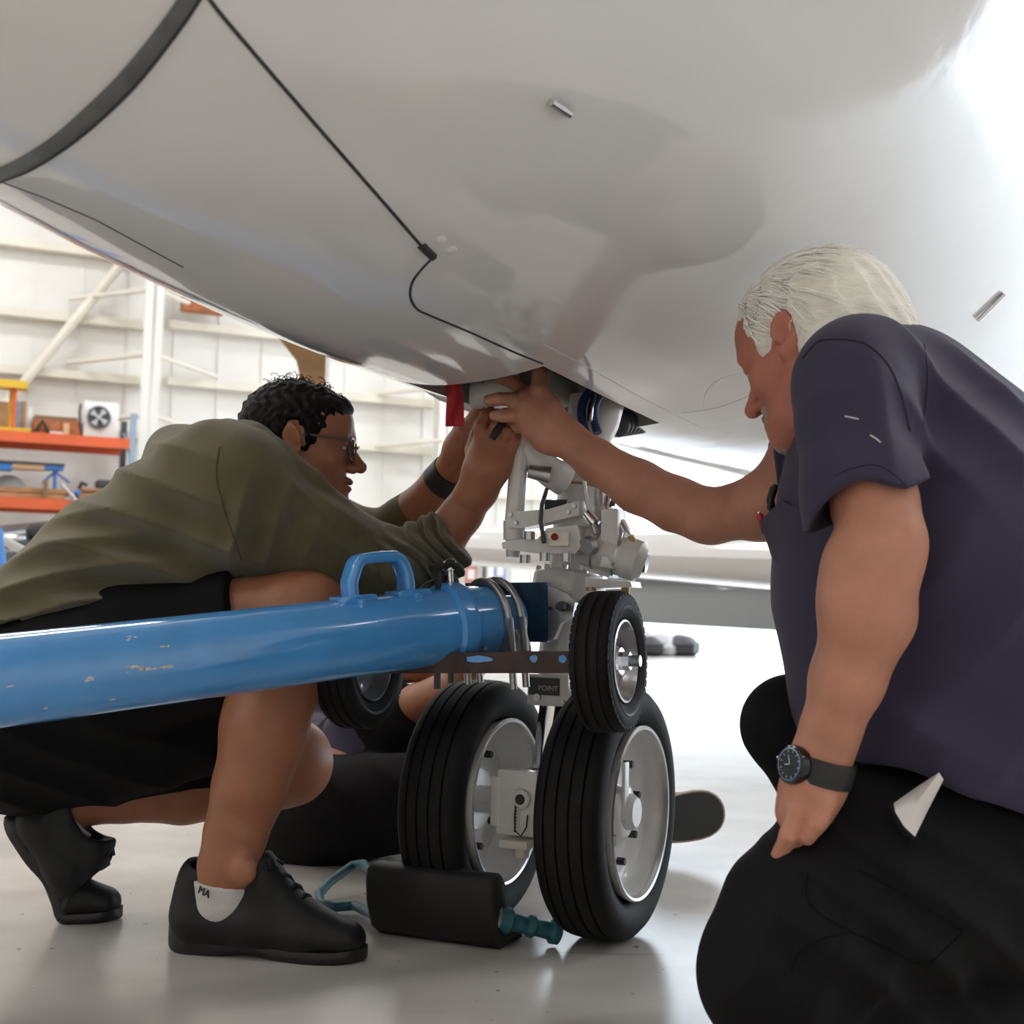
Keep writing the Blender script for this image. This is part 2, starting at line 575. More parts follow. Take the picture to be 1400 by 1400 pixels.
mb = MB(); mb.lathe(fc, HD * -1, [(-.02, 0.001), (-.02, .165), (.0, .175), (.03, .185), (.035, .175), (.0, .16)], 32); mb.build('bezel', M['steel'], t)
mb = MB(); mb.cyl(fc - HD * .005, fc + HD * .015, .168, n=32); mb.build('opening', M['rack_dark'], t)
for k in range(4):
    an = k * math.pi / 2 + .6
    r1 = HN * math.cos(an) + up * math.sin(an)
    r2 = HN * math.cos(an + .7) + up * math.sin(an + .7)
    mb = MB(); mb.prism([fc - HD * .03 + r1 * .03, fc - HD * .035 + r1 * .15, fc - HD * .03 + r2 * .15, fc - HD * .03 + r2 * .03], HD * -.008); mb.build('blade', M['grey_plastic'], t)
mb = MB(); mb.lathe(fc - HD * .02, HD * -1, [(0, .04), (.03, .035), (.035, .001)], 20); mb.build('hub', M['grey_plastic'], t)
mb = MB(); mb.tube([rp(110.5, 552, .24), rp(109, 562, .24), rp(109, 575, .24), rp(110, 590, .24)], .02, 6); o = mb.build('power_cable', M['dark']); tag(o, 'dark cable hanging beside the white box fan', 'cable')
mb = MB(); rbox(mb, 34, 40, 557, 592, .7, .8, .01); o = mb.build('plastic_case', M['fan_white']); tag(o, 'pale narrow case standing behind the orange brown crate', 'case')
# lower shelf
t = empty('padded_trestle', HP(S_R + .4, rl(45), LZ), 'blue trestle with a tan padded top on the lower shelf', 'trestle')
mb = MB(); rbox(mb, -40, 88, 630, 634, .28, .62); mb.build('top_pad', M['rack_dark'], t)
mb = MB(); rbox(mb, 16, 60, 633, 641, .3, .6); mb.build('tan_pad', M['tan'], t)
mb = MB(); rbox(mb, -40, 16, 633, 641, .3, .6); mb.build('rail', M['bright_blue'], t)
mb = MB(); rbox(mb, 60, 87, 633, 642, .3, .6); mb.build('rail', M['bright_blue'], t)
mb = MB(); mb.tube([rp(75, 641, .45), rp(75, 668, .45)], .03, 8); mb.build('leg', M['bright_blue'], t)
for sx in (-17, 20):
    mb = MB(); mb.tube([rp(75, 645, .45), rp(75 + sx, 660, .45)], .018, 6); mb.build('brace', M['bright_blue'], t)
mb = MB(); dc = rp(12, 663, .78); mb.ball(V((dc.x, dc.y, LZ + .2)), (.24, .19, .2)); o = mb.build('radar_dome', M['grey_plastic']); tag(o, 'round pale grey dome under the blue trestle', 'dome')
t = empty('timber_stack', HP(S_R + .3, rl(40), LZ), 'brown planks stacked along the lower shelf', 'timber')
for px0, px1, py0, py1, d0 in ((-40, 98, 666, 673, .15), (-30, 90, 674, 678, .1), (112, 148, 668, 672, .3), (108, 140, 674, 679, .25)):
    mb = MB(); rbox(mb, px0, px1, py0, py1, d0, d0 + .4, .01); mb.build('plank', M['wood'], t)
mb = MB(); rbox(mb, 60, 66, 657, 680, .0, .08); o = mb.build('wood_block', M['brown_post']); tag(o, 'dark upright wood block before the blue trestle leg', 'block')
mb = MB(); mb.ball(rp(106, 674, .1), .05, n=12); o = mb.build('blue_float', M['bright_blue']); tag(o, 'small round blue float on the lower shelf', 'float')
mb = MB(); rbox(mb, 134, 162, 656, 666, .4, .8, .03); o = mb.build('tool_case', M['rack_dark']); tag(o, 'flat dark tool case at the right end of the lower shelf', 'case')
mb = MB(); mb.tube([rp(108, 668, .6), rp(112, 660, .55), rp(118, 663, .6)], .03, 8); o = mb.build('hose_bundle', M['rack_dark']); tag(o, 'short dark hose curled beside the blue float', 'hose')
mb = MB(); mb.tube([rp(84, 662, -.05), rp(114, 695, -.05)], .02, 8); o = mb.build('metal_pole', M['alu']); tag(o, 'thin bright metal pole leaning on the lower orange beam', 'pole')
# dark vehicle in front of the rack
S_V = S_R - 2.0


def vp(px, py, s=S_V):
    d = ray(px, py)
    return CO + d * ((s - (CO - G0).dot(HD)) / d.dot(HD))


t = empty('dark_car', V((vp(20, 800).x, vp(20, 800).y, 0)), 'glossy charcoal car parked before the storage rack', 'car')
bodyrows = []
cxl = (vp(20, 760) - G0).dot(HN)
prof = [(-2.3, .45, .8), (-2.1, .3, .95), (-1.3, .25, 1.08), (-.7, .25, 1.45), (.4, .25, 1.62), (1.0, .25, 1.5), (1.5, .25, 1.28), (1.9, .3, 1.1), (2.15, .45, .85)]
rings = []
for (u, zb, zt_) in prof:
    rg = []
    for k in range(16):
        an = 2 * math.pi * k / 16
        ss = (abs(math.cos(an)) ** .6) * (1 if math.cos(an) >= 0 else -1) * .85
        zz = (abs(math.sin(an)) ** .6) * (1 if math.sin(an) >= 0 else -1)
        rg.append(HP(S_V + ss, cxl + u, (zb + zt_) / 2 + zz * (zt_ - zb) / 2))
    rings.append(rg)
mb = MB(); mb.ring_loft(rings); mb.build('body', M['car_dark'], t, smooth=60)
for u in (-1.45, 1.3):
    for ss in (-.75, .75):
        mb = MB(); mb.lathe(HP(S_V + ss, cxl + u, .32), HD, [(-.1, .001), (-.1, .2), (-.09, .3), (0, .32), (.09, .3), (.1, .2), (.1, .001)], 24); mb.build('wheel', M['tyre'], t)
mb = MB(); mb.ball(vp(72, 727, S_V - .8), (.34, .1, .14), HM); mb.build('side_glass', M['dark'], t)
mb = MB(); mb.tube([vp(66, 717, S_V - .92), vp(82, 715, S_V - .92)], .03, 8); mb.build('mirror', M['chrome'], t)
mb = MB(); mb.ball(vp(18, 735, S_V - .86), (.16, .03, .035), HM); mb.build('headlamp', M['chrome'], t)
# aluminium ladder leg close to the left frame edge
t = empty('step_ladder', GD(-60, 960), 'aluminium and blue step ladder at the far left behind the olive hooded man', 'ladder')
Yl = 6.0
for dx in (0, 60):
    mb = MB(); mb.tube([U(-5 - dx, 725, Yl), U(14 - dx, 915, Yl - .3), ], .03, 8); mb.build('rail', M['bright_blue'], t)
mb = MB(); mb.tube([U(-30, 720, Yl + .3), U(38, 756, Yl + .3)], .022, 8); mb.build('spreader', M['alu'], t)
for k in range(5):
    mb = MB(); mb.tube([U(-3 + k * 4, 745 + k * 38, Yl - .05 * k), U(-62 + k * 4, 745 + k * 38, Yl - .05 * k)], .02, 8); mb.build('rung', M['alu'], t)
# brown post with flared head standing behind the hooded man
t = empty('brown_post', V((U(421, 800, 8).x, 8.0, 0)), 'brown post with a flared head beneath the fuselage behind the dark haired man', 'post')
px_, Yp = U(421, 800, 8).x, 8.0
zt_, zs_ = U(421, 468, Yp).z, U(421, 510, Yp).z
mb = MB(); mb.box((px_, Yp, zs_ / 2), (.165, .165, zs_), None, .01); mb.build('shaft', M['brown_post'], t)
out = [(.0825, zs_ - .01), (.0825, zt_ + .2), (-.32, zt_ + .2), (-.25, zt_ + .05), (-.16, zt_ - .06), (-.1, zs_ + .06), (-.0825, zs_ - .01)]
mb = MB(); mb.prism([V((px_ + a, Yp - .08, b)) for a, b in out], V((0, .16, 0))); mb.build('head', M['brown_post'], t)
mb = MB(); mb.box((px_, Yp, .01), (.4, .4, .02)); mb.build('base_plate', M['steel'], t)

# bins by the back wall right of the hooded man
def bp_(px, py, ds=-2.2):
    d = ray(px, py)
    return CO + d * ((S_BACK + ds - (CO - G0).dot(HD)) / d.dot(HD))


def bin_(px0, px1, py0, lab, lm, lname, lid):
    a, b = (bp_(px0, 800) - G0).dot(HN), (bp_(px1, 800) - G0).dot(HN)
    z = bp_((px0 + px1) / 2, py0).z
    t = empty('storage_bin', HP(S_BACK - 2.0, (a + b) / 2, 0), lab, 'bin')
    mb = MB(); hbox(mb, S_BACK - 2.2, S_BACK - 1.5, a, b, 0.0, z - .08, .03); mb.build('body', M['bin_grey'], t)
    mb = MB(); hbox(mb, S_BACK - 2.25, S_BACK - 1.45, a - .03, b + .03, z - .08, z, .02); mb.build('lid', M[lid], t)
    lx = a + (b - a) * (.45)
    mb = MB(); hbox(mb, S_BACK - 2.215, S_BACK - 2.2, lx - .09, lx + .12, z - .5, z - .22); mb.build('label', M[lm], t)
    mb = MB(); hbox(mb, S_BACK - 2.22, S_BACK - 2.214, lx - .05, lx + .08, z - .44, z - .27); mb.build('label_sheet', M['paper'], t)


bin_(628, 660, 757, 'grey storage bin with a red label by the back wall', 'label_red', 'label', 'rack_blue')
bin_(667, 700, 753, 'grey storage bin with a blue label by the back wall', 'label_blue', 'label', 'grey_plastic')
mb = MB(); a_ = (bp_(664, 800) - G0).dot(HN); hbox(mb, S_BACK - 2.4, S_BACK - 2.3, a_ - .04, a_ + .05, 0, bp_(664, 756).z); o = mb.build('white_post', M['fan_white']); tag(o, 'white upright post between the two grey storage bins', 'post')
# dark heap lying far back on the floor by the doorway
hpP = GD(912, 897)
t = empty('tarp_heap', hpP, 'dark crumpled heap with a white sheet on the far floor by the doorway', 'heap')
random.seed(3)
for k in range(9):
    mb = MB(); w = random.uniform(.12, .26)
    mb.ball(hpP + V((random.uniform(-.3, .25), random.uniform(0, .4), w * .45)), (w * 1.2, w, w * .75), Matrix.Rotation(random.uniform(0, 3), 3, 'Z'), 10); mb.build('tarp_fold', M['black_tarp'] if k % 3 else M['grey_plastic'], t)
mb = MB(); mb.ball(hpP + V((-.28, .1, .22)), (.13, .2, .17), Matrix.Rotation(.5, 3, 'Y'), 10); mb.build('white_sheet', M['paper'], t)
# ================================================================ the aircraft
D = V((0.5, 0.8660254, 0))            # aft
N = V((0.8660254, -0.5, 0))           # towards the camera side
_s = [-1.95, -1.8, -1.5, -1.1, -.8, -.6, -.36, .1, .6, 1.2, 2.2, 4, 9]
_r = [.03, .16, .32, .48, .60, .68, .76, .86, .93, .99, 1.05, 1.08, 1.08]
_z = [1.42, 1.25, 1.085, .972, .934, .917, .905, .896, .897, .905, .915, .92, .92]


def herm(xs, ys, x):
    if x <= xs[0]: return ys[0]
    if x >= xs[-1]: return ys[-1]
    i = max(k for k in range(len(xs) - 1) if xs[k] <= x)
    n = len(xs)
    def m(k):
        if k == 0: return (ys[1] - ys[0]) / (xs[1] - xs[0])
        if k == n - 1: return (ys[-1] - ys[-2]) / (xs[-1] - xs[-2])
        a = (ys[k] - ys[k - 1]) / (xs[k] - xs[k - 1]); b = (ys[k + 1] - ys[k]) / (xs[k + 1] - xs[k])
        return 0 if a * b <= 0 else 2 * a * b / (a + b)
    h = xs[i + 1] - xs[i]
    t = (x - xs[i]) / h
    return (2 * t**3 - 3 * t**2 + 1) * ys[i] + (t**3 - 2 * t**2 + t) * h * m(i) + (-2 * t**3 + 3 * t**2) * ys[i + 1] + (t**3 - t**2) * h * m(i + 1)


def FP(s, th):
    r, zb = herm(_s, _r, s), herm(_s, _z, s)
    return G0 + D * s + N * (r * math.sin(th) * (.75 if math.sin(th) < 0 else 1)) + V((0, 0, zb + r - r * math.cos(th)))


def AP(s, l, z):
    return G0 + D * s + N * l + V((0, 0, z))


S_BAY0, S_BAY1, TH = -.29, .24, .2


def tn(s):
    return .208 + (.142 - .208) * min(1, max(0, (s - S_BAY0) / (S_BAY1 - S_BAY0)))


TF = -.17
ss = [-1.95, -1.93, -1.9, -1.85] + [-1.8 + .06 * k for k in range(24)]
ss = [s for s in ss if s < S_BAY0 - .02] + [S_BAY0 + (S_BAY1 - S_BAY0) * k / 8 for k in range(9)] + [S_BAY1 + .07 * k for k in range(1, 30)]
ss += [ss[-1] + .35 * k for k in range(1, 20)]
def ring_th(s):
    t1 = tn(s)
    return [TF + (t1 - TF) * k / 10 for k in range(11)] + [t1 + (2 * math.pi + TF - t1) * k / 80 for k in range(1, 80)]


nT = 90
vs = [FP(s, t) for s in ss for t in ring_th(s)]
fs = []
for i in range(len(ss) - 1):
    for j in range(nT):
        k = (j + 1) % nT
        mid = (ss[i] + ss[i + 1]) / 2
        if S_BAY0 < mid < S_BAY1 and j < 10:
            continue
        fs.append((i * nT + j, i * nT + k, (i + 1) * nT + k, (i + 1) * nT + j))
fs.append(tuple(range(nT)))
me = bpy.data.meshes.new('fuselage')
me.from_pydata([tuple(v) for v in vs], [], fs)
me.materials.append(M['aircraft_white'])
me.shade_smooth()
bm = bmesh.new(); bm.from_mesh(me); bmesh.ops.recalc_face_normals(bm, faces=bm.faces[:]); bm.to_mesh(me); bm.free()
plane = empty('aircraft', AP(0, 0, 0), 'white glossy business jet standing on its nose gear with the belly overhead', 'aircraft')
fus = link(bpy.data.objects.new('fuselage', me), plane)
bvh = BVHTree.FromPolygons([tuple(v) for v in vs], fs)


def hit(px, py, lift=0.0):
    d = ray(px, py)
    loc, n, i, dist = bvh.ray_cast(CO, d)
    if loc is None:
        return None
    if n.dot(d) > 0: n = -n
    return loc + n * lift


def dens(pts, step=14):
    out = []
    for a, b in zip(pts[:-1], pts[1:]):
        n = max(1, int(math.hypot(b[0] - a[0], b[1] - a[1]) / step))
        out += [(a[0] + (b[0] - a[0]) * k / n, a[1] + (b[1] - a[1]) * k / n) for k in range(n)]
    return out + [pts[-1]]


def smooth_px(pts, n=6):
    out = []
    for i in range(len(pts) - 1):
        p0, p1, p2, p3 = pts[max(i - 1, 0)], pts[i], pts[i + 1], pts[min(i + 2, len(pts) - 1)]
        for k in range(n):
            t = k / n
            out.append(tuple(.5 * (2 * p1[q] + (p2[q] - p0[q]) * t + (2 * p0[q] - 5 * p1[q] + 4 * p2[q] - p3[q]) * t * t + (3 * p1[q] - p0[q] - 3 * p2[q] + p3[q]) * t**3) for q in (0, 1)))
    return out + [pts[-1]]


def seam(name, pts, r, m, lift=0.0):
    P = [hit(*p, lift) for p in pts]
    P = [p for p in P if p is not None]
    if len(P) < 2: return None
    mb = MB(); mb.tube(P, r, 6)
    return mb.build(name, M[m], fus)


# radome joint: a wide dark rubber band
edge_a = smooth_px([(330, -150), (300, -60), (268, 0), (228, 57), (183, 113), (135, 160), (88, 198), (40, 228), (0, 244), (-60, 270), (-140, 292)])
edge_b = smooth_px([(303, -150), (275, -62), (240, 0), (205, 49), (160, 103), (115, 147), (72, 185), (28, 214), (0, 228), (-60, 252), (-140, 276)])
rows = []
for a, b in zip(edge_a, edge_b):
    row = []
    for t, lf in ((0, -.004), (.08, .005), (.5, .007), (.92, .005), (1, -.004)):
        row.append(hit(a[0] + (b[0] - a[0]) * t, a[1] + (b[1] - a[1]) * t, lf))
    if all(p is not None for p in row): rows.append(row)
mb = MB(); mb.grid(rows); mb.build('radome_seal', M['radome_seal'], fus)
seam('radome_edge', edge_a, .003, 'dark', .003)
seam('door_seam', smooth_px([(268, -40), (287, 0), (350, 76), (440, 180), (530, 283), (588, 350)], 10), .0021, 'seam')
seam('door_seam', [(576, 335), (592, 351)], .006, 'seam')
seam('door_seam', smooth_px([(592, 352), (578, 366), (564, 385), (561, 405), (570, 422), (590, 432), (640, 453), (700, 480), (742, 497)], 8), .0019, 'seam')
seam('panel_seam', dens([(0, 248), (60, 270), (130, 300), (250, 365)], 20), .0010, 'seam')
seam('panel_seam', smooth_px([(742, 470), (800, 500), (880, 545), (960, 585)]), .001, 'seam_light')
seam('panel_seam', smooth_px([(930, 565), (985, 556), (1050, 530)]), .0007, 'seam_light')
seam('panel_seam', smooth_px([(962, 552), (966, 535), (985, 518), (1030, 505)]), .0007, 'seam_light')
# drain masts and fasteners
for (x0, y0, x1, y1) in ((753, 138, 776, 153), (1368, 403, 1334, 436)):
    a, b = hit(x0, y0, .0045), hit(x1, y1, .006)
    mb = MB(); mb.tube([a - (b - a) * .08, b], .0045, 10)
    pp = hit((x0 * .7 + x1 * .3), (y0 * .7 + y1 * .3), -.004)
    mb.cyl(pp, a + (b - a) * .3, .003, n=8)
    mb.build('drain_mast', M['chrome'], fus)
for (x, y) in ((603, 328), (617, 342)):
    p = hit(x, y)
    nn = (hit(x, y, .01) - p).normalized()
    mb = MB(); mb.lathe(p - nn * .004, nn, [(0, .0075), (.0045, .0075), (.0055, .006), (.0058, .0001)], 20); mb.build('fastener', M['aircraft_white'], fus)
# nose gear bay: walls above the opening
loop = []
for k in range(9): loop.append(FP(S_BAY0 + (S_BAY1 - S_BAY0) * k / 8, tn(S_BAY0 + (S_BAY1 - S_BAY0) * k / 8)))
for j in range(1, 10): loop.append(FP(S_BAY1, tn(S_BAY1) + (TF - tn(S_BAY1)) * j / 10))
for k in range(8, -1, -1): loop.append(FP(S_BAY0 + (S_BAY1 - S_BAY0) * k / 8, TF))
for j in range(1, 10): loop.append(FP(S_BAY0, TF + (tn(S_BAY0) - TF) * j / 10))
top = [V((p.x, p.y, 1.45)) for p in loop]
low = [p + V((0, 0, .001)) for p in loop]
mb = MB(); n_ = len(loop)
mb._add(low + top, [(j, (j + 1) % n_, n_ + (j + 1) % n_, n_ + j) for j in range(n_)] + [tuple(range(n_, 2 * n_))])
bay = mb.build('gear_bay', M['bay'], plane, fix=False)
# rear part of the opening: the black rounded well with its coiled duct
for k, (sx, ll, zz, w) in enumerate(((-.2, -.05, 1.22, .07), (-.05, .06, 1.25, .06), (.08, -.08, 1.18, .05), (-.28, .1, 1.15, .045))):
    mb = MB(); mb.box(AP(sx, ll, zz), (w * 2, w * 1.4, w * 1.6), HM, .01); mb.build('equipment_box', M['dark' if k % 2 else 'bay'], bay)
for k in range(3):
    mb = MB(); mb.tube([AP(-.33, -.1 + .08 * k, 1.05), AP(-.1, -.12 + .09 * k, 1.1 + .03 * k), AP(.14, -.1 + .06 * k, 1.06)], .012, 8); mb.build('pipe', M['gear_white'], bay)

# wing (far side) with flap
def wing_sec(l, sle, chord, zc, th):
    pts = []
    for (u, v) in ((1, 0), (.75, .03), (.45, .058), (.2, .062), (.08, .045), (.02, .022), (0, 0), (.02, -.02), (.08, -.034), (.2, -.045), (.45, -.045), (.75, -.018)):
        pts.append(AP(sle + u * chord, l, zc + v * chord * th))
    return pts


mb = MB(); mb.ring_loft([wing_sec(.5, 4.1, 2.3, .76, 2.0), wing_sec(-.5, 4.3, 2.1, .80, 1.9), wing_sec(-2.2, 4.75, 1.7, .87, 1.7), wing_sec(-6.5, 5.6, .9, 1.1, 1.5)])
wing = mb.build('wing', M['aircraft_white'], plane, smooth=50)
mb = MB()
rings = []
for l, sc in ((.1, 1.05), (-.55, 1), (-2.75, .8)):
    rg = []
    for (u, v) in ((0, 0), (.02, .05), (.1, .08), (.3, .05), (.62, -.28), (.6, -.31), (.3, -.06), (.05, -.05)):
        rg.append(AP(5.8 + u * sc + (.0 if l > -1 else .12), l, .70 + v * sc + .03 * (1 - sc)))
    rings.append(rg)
mb.ring_loft(rings); flap = mb.build('flap', M['flap_shade_grey'], wing, smooth=50)
for l in (-.9, -1.75):
    mb = MB(); mb.box(AP(5.75, l, .72), (.05, .5, .07), Matrix((N, D, V((0, 0, 1)))).transposed(), .02); mb.build('flap_track', M['aircraft_white'], wing)

# ---------------------------------------------------------------- nose gear
AX = V((math.cos(R(25)), -math.sin(R(25)), 0))      # along the axle, towards the near wheel
AF = V((math.sin(R(25)), math.cos(R(25)), 0))       # aft, square to the axle
UP = V((0, 0, 1))
GM = Matrix((AX, AF, UP)).transposed()
nearc = V(((838 - 700) / F * 2.2, 2.2, .21))
farc = nearc - AX * .246
axc = (nearc + farc) / 2
TPROF = [(-.046, .136), (-.058, .142), (-.068, .158), (-.0705, .172), (-.066, .186), (-.056, .1945), (-.044, .1975), (-.0415, .1978), (-.041, .193), (-.037, .193), (-.0365, .1985), (-.0155, .1998), (-.015, .195), (-.011, .195), (-.0105, .2)]
TPROF = TPROF + [(-h, r) for h, r in reversed(TPROF)]
TPROF = [(h * .82, r * 1.05) for h, r in TPROF]


def nose_wheel(c, side):
    """side +1: the near wheel, outer face to the camera; -1: the far wheel, inner face to the camera"""
    mb = MB()
    RP = [(.047, .136), (.056, .1375), (.058, .134), (.054, .1305), (.036, .127), (.022, .121), (.012, .112), (.006, .095), (.012, .07), (.02, .05), (.03, .043), (.034, .036), (.034, .001)] if side > 0 else \
         [(.047, .136), (.056, .1375), (.058, .134), (.054, .1305), (.03, .126), (.008, .12), (-.01, .11), (-.016, .09), (-.012, .06), (.0, .05), (.0, .001)]
    mb.lathe(c, AX, [(-.047, .143), (-.056, .1445), (-.05, .13), (-.03, .115), (-.02, .05), (-.02, .001)], 64)
    RP = [(h, r * 1.05) for h, r in RP]
    mb.lathe(c, AX, RP, 64)
    mb.lathe(c, AX, [(-.05, .137), (.05, .137)], 64)
    w = mb.build('nose_wheel', M['gear_white'], plane, smooth=35)
    mb = MB(); mb.lathe(c, AX, TPROF, 96); mb.build('tyre', M['tyre'], w, smooth=35)
    mb = MB(); mb.lathe(c, AX, [(.0505, .1375), (.058, .1445), (.0605, .142), (.059, .138), (.052, .1345)], 72); mb.build('rim_flange', M['alu'], w)
    x = AX.orthogonal().normalized(); y = AX.cross(x)
    for k in range(8):
        a = 2 * math.pi * (k + .3) / 8
        rd = x * math.cos(a) + y * math.sin(a)
        h = .012 if side > 0 else -.012
        mb = MB(); mb.cyl(c + rd * .088 + AX * (h - .006), c + rd * .088 + AX * (h + .012), .0065, n=6); mb.build('wheel_bolt', M['dark'], w)
    return w


w1 = nose_wheel(nearc, 1)
w2 = nose_wheel(farc, -1)
# near hub: retainer arm, nut, dark slots
mb = MB(); mb.lathe(nearc, AX, [(.03, .03), (.042, .03), (.05, .024), (.05, .0001)], 24); mb.build('hub_cap', M['gear_white'], w1)
mb = MB(); mb.box(nearc + AX * .036 + UP * .035 - AF * .02, (.006, .022, .1), GM, .003); mb.build('retainer', M['gear_white'], w1)
for a in (2.2, 3.0, 3.7):
    rd = -AF * math.cos(a - 3) * 1.0 + UP * math.sin(a - 3)
    mb = MB(); mb.box(nearc + AX * .02 + rd * .06, (.012, .02, .02), GM, .004); mb.build('slot', M['dark'], w1)

# strut
ST0 = axc + V((0, 0, 0))
ST1 = U(808, 540, 2.33)
SA = (ST1 - ST0).normalized()


def sp(py):
    """point on the strut axis at image row py"""
    lo, hi = -.1, 1.2
    for _ in range(40):
        m_ = (lo + hi) / 2
        if PX(ST0 + (ST1 - ST0) * m_)[1] > py: lo = m_
        else: hi = m_
    return ST0 + (ST1 - ST0) * lo


SM_x = (AX - SA * AX.dot(SA)).normalized()
SM = Matrix((SM_x, SA.cross(SM_x), SA)).transposed()


def pr(rpx, p):
    return rpx * p.y / F


mb = MB()
p = sp(900)
mb.lathe(sp(930), SA, [(0, pr(29, p)), ((sp(822) - sp(930)).length, pr(30, p))], 32, True)
mb.lathe(sp(826), SA, [(0, pr(31, p)), (.004, pr(47, p)), (.022, pr(50, p)), (.05, pr(49, p)), (.056, pr(43, p)), (.06, pr(30, p)), (.085, pr(30, p)), (.09, pr(38, p)), (.12, pr(38, p)), (.125, pr(31, p)), ((sp(700) - sp(826)).length, pr(31, p)), ((sp(640) - sp(826)).length, pr(29, p)), ((sp(545) - sp(826)).length, pr(30, p))], 40, True)
strut = mb.build('gear_strut', M['gear_white'], plane, smooth=35)
mb = MB()
for y, r in ((845, 31), (668, 31.5), (652, 31)):
    mb.lathe(sp(y), SA, [(0, pr(r - 1, p)), (.001, pr(r + .8, p)), (.004, pr(r + .8, p)), (.005, pr(r - 1, p))], 32)
mb.build('clamp_ring', M['gold'], strut)
mb = MB(); mb.lathe(sp(1052), SA, [(0, pr(20, p)), ((sp(955) - sp(1052)).length, pr(20, p))], 28, True); mb.build('piston', M['chrome'], strut)
blk = sp(942)
mb = MB(); mb.box(blk, (pr(60, p), pr(60, p), pr(42, p)), GM, .004); blko = mb.build('lower_collar', M['gear_white'], strut)
mb = MB(); mb.box(blk - AF * (pr(30, p) + .001) - AX * .006 + UP * .006, (.058, .002, .03), GM); plc = mb.build('placard', M['placard'], strut)
mb = MB()
mb.cyl(blk - AF * (pr(30, p)) - AX * .018 - UP * .013, blk - AF * (pr(30, p) + .006) - AX * .018 - UP * .013, .0065, n=14)
mb.cyl(blk - AF * (pr(30, p)) + AX * .03 - UP * .018, blk - AF * (pr(30, p) + .004) + AX * .03 - UP * .018, .003, n=10)
mb.build('collar_screw', M['steel'], strut)


def text(name, body, size, m, M3, loc, parent, ext=.0004):
    cu = bpy.data.curves.new(name, 'FONT')
    cu.body = body
    cu.size = size
    cu.extrude = ext
    cu.align_x = 'CENTER'; cu.align_y = 'CENTER'
    to = bpy.data.objects.new(name, cu)
    C.objects.link(to)
    bpy.context.view_layer.update()
    me = bpy.data.meshes.new_from_object(to.evaluated_get(bpy.context.evaluated_depsgraph_get()))
    bpy.data.objects.remove(to)
    me.transform(Matrix.Translation(loc) @ M3.to_4x4())
    me.materials.clear(); me.materials.append(m)
    return link(bpy.data.objects.new(name, me), parent)


TM = Matrix((AX, UP, -AF)).transposed()
text('placard_text', 'POINT', .0125, M['white_print'], TM, blk - AF * (pr(30, p) + .0026) + AX * .002 + UP * .003, strut)
# axle block between the wheels
c0 = U(722, 1096, 2.17)
mb = MB()
mb.cyl(farc + AX * .0, nearc + AX * .03, .024, n=24)
mb.box(axc + UP * .01 - AF * .01, (.085, .09, .10), GM, .012)
axo = mb.build('axle', M['gear_white'], plane)
mb = MB(); mb.box(axc - AF * .07 + UP * .012 - AX * .012, (.075, .03, .11), GM, .006); mb.box(axc - AF * .06 + UP * .012 - AX * .05, (.02, .055, .085), GM, .006); mb.build('axle_bracket', M['gear_white'], axo)
bk = axc - AF * .088 + UP * .02
mb = MB(); mb.lathe(bk + AX * .0, -AF, [(0, .016), (.005, .016), (.008, .012), (.008, .009), (-.004, .008), (-.004, .001)], 24); mb.build('jack_socket', M['gear_white'], axo)
mb = MB(); mb.cyl(bk - AF * .001, bk - AF * .009, .0085, n=16); mb.build('socket_hole', M['dark'], axo)
mb = MB(); mb.box(axc - AF * .075 - UP * .055 - AX * .01, (.052, .05, .014), GM, .003); mb.cyl(axc - AF * .075 - UP * .06 - AX * .005, axc - AF * .075 - UP * .078 - AX * .005, .013, n=20); mb.build('jack_pad', M['girt_cream'], axo)
ch = [bk - AF * .006 - AX * .008 - UP * .008, bk - AF * .008 - AX * .009 - UP * .03, bk - AF * .008 - AX * .008 - UP * .052, bk - AF * .006 + AX * .002 - UP * .06, bk - AF * .006 + AX * .012 - UP * .045, bk - AF * .006 + AX * .014 - UP * .025]
mb = MB(); mb.tube(ch, .0014, 6)
for q in range(9): mb.ball(ch[0].lerp(ch[2], q / 8), .0024, n=6)
mb.build('safety_chain', M['dark'], axo)

# torque link, drag tube, links and steering actuator
def cyls(name, pts, r, m='gear_white', n=20, parent=None):
    P = [U(*q) for q in pts]
    mb = MB(); mb.tube(P, [pr(x, P[0]) for x in r] if isinstance(r, (list, tuple)) else pr(r, P[0]), n)
    return mb.build(name, M[m], parent or strut)


cyls('drag_tube', [(713, 545, 2.2), (711, 600, 2.2), (705, 690, 2.2), (703, 712, 2.2)], [11.5, 12, 13, 13])
cyls('drag_tube', [(703, 712, 2.2), (703, 738, 2.2)], [15, 15])
cyls('link_pin', [(702, 738, 2.2), (701, 762, 2.2)], [11, 9])
mb = MB()
P1, P2 = U(703, 709, 2.2), U(790, 697, 2.22)
mb.prism([U(693, 699, 2.17), U(712, 699, 2.17), U(750, 696, 2.17), U(792, 684, 2.17), U(792, 704, 2.17), U(750, 714, 2.17), U(712, 722, 2.17), U(692, 721, 2.17)], AF * .04)
mb.build('torque_arm', M['gear_white'], strut)
mb = MB()
mb.prism([U(686, 742, 2.15), U(700, 738, 2.15), U(735, 737, 2.15), U(748, 722, 2.15), U(790, 718, 2.15), U(796, 745, 2.15), U(786, 757, 2.15), U(735, 757, 2.15), U(700, 752, 2.15), U(687, 750, 2.15)], AF * .06)
tl = mb.build('torque_link', M['gear_white'], strut)
mb = MB(); mb.box(U(763, 737, 2.142), (pr(34, V((0, 2.15, 0))), .01, pr(20, V((0, 2.15, 0)))), GM, .004); mb.build('link_window', M['girt_cream'], strut)
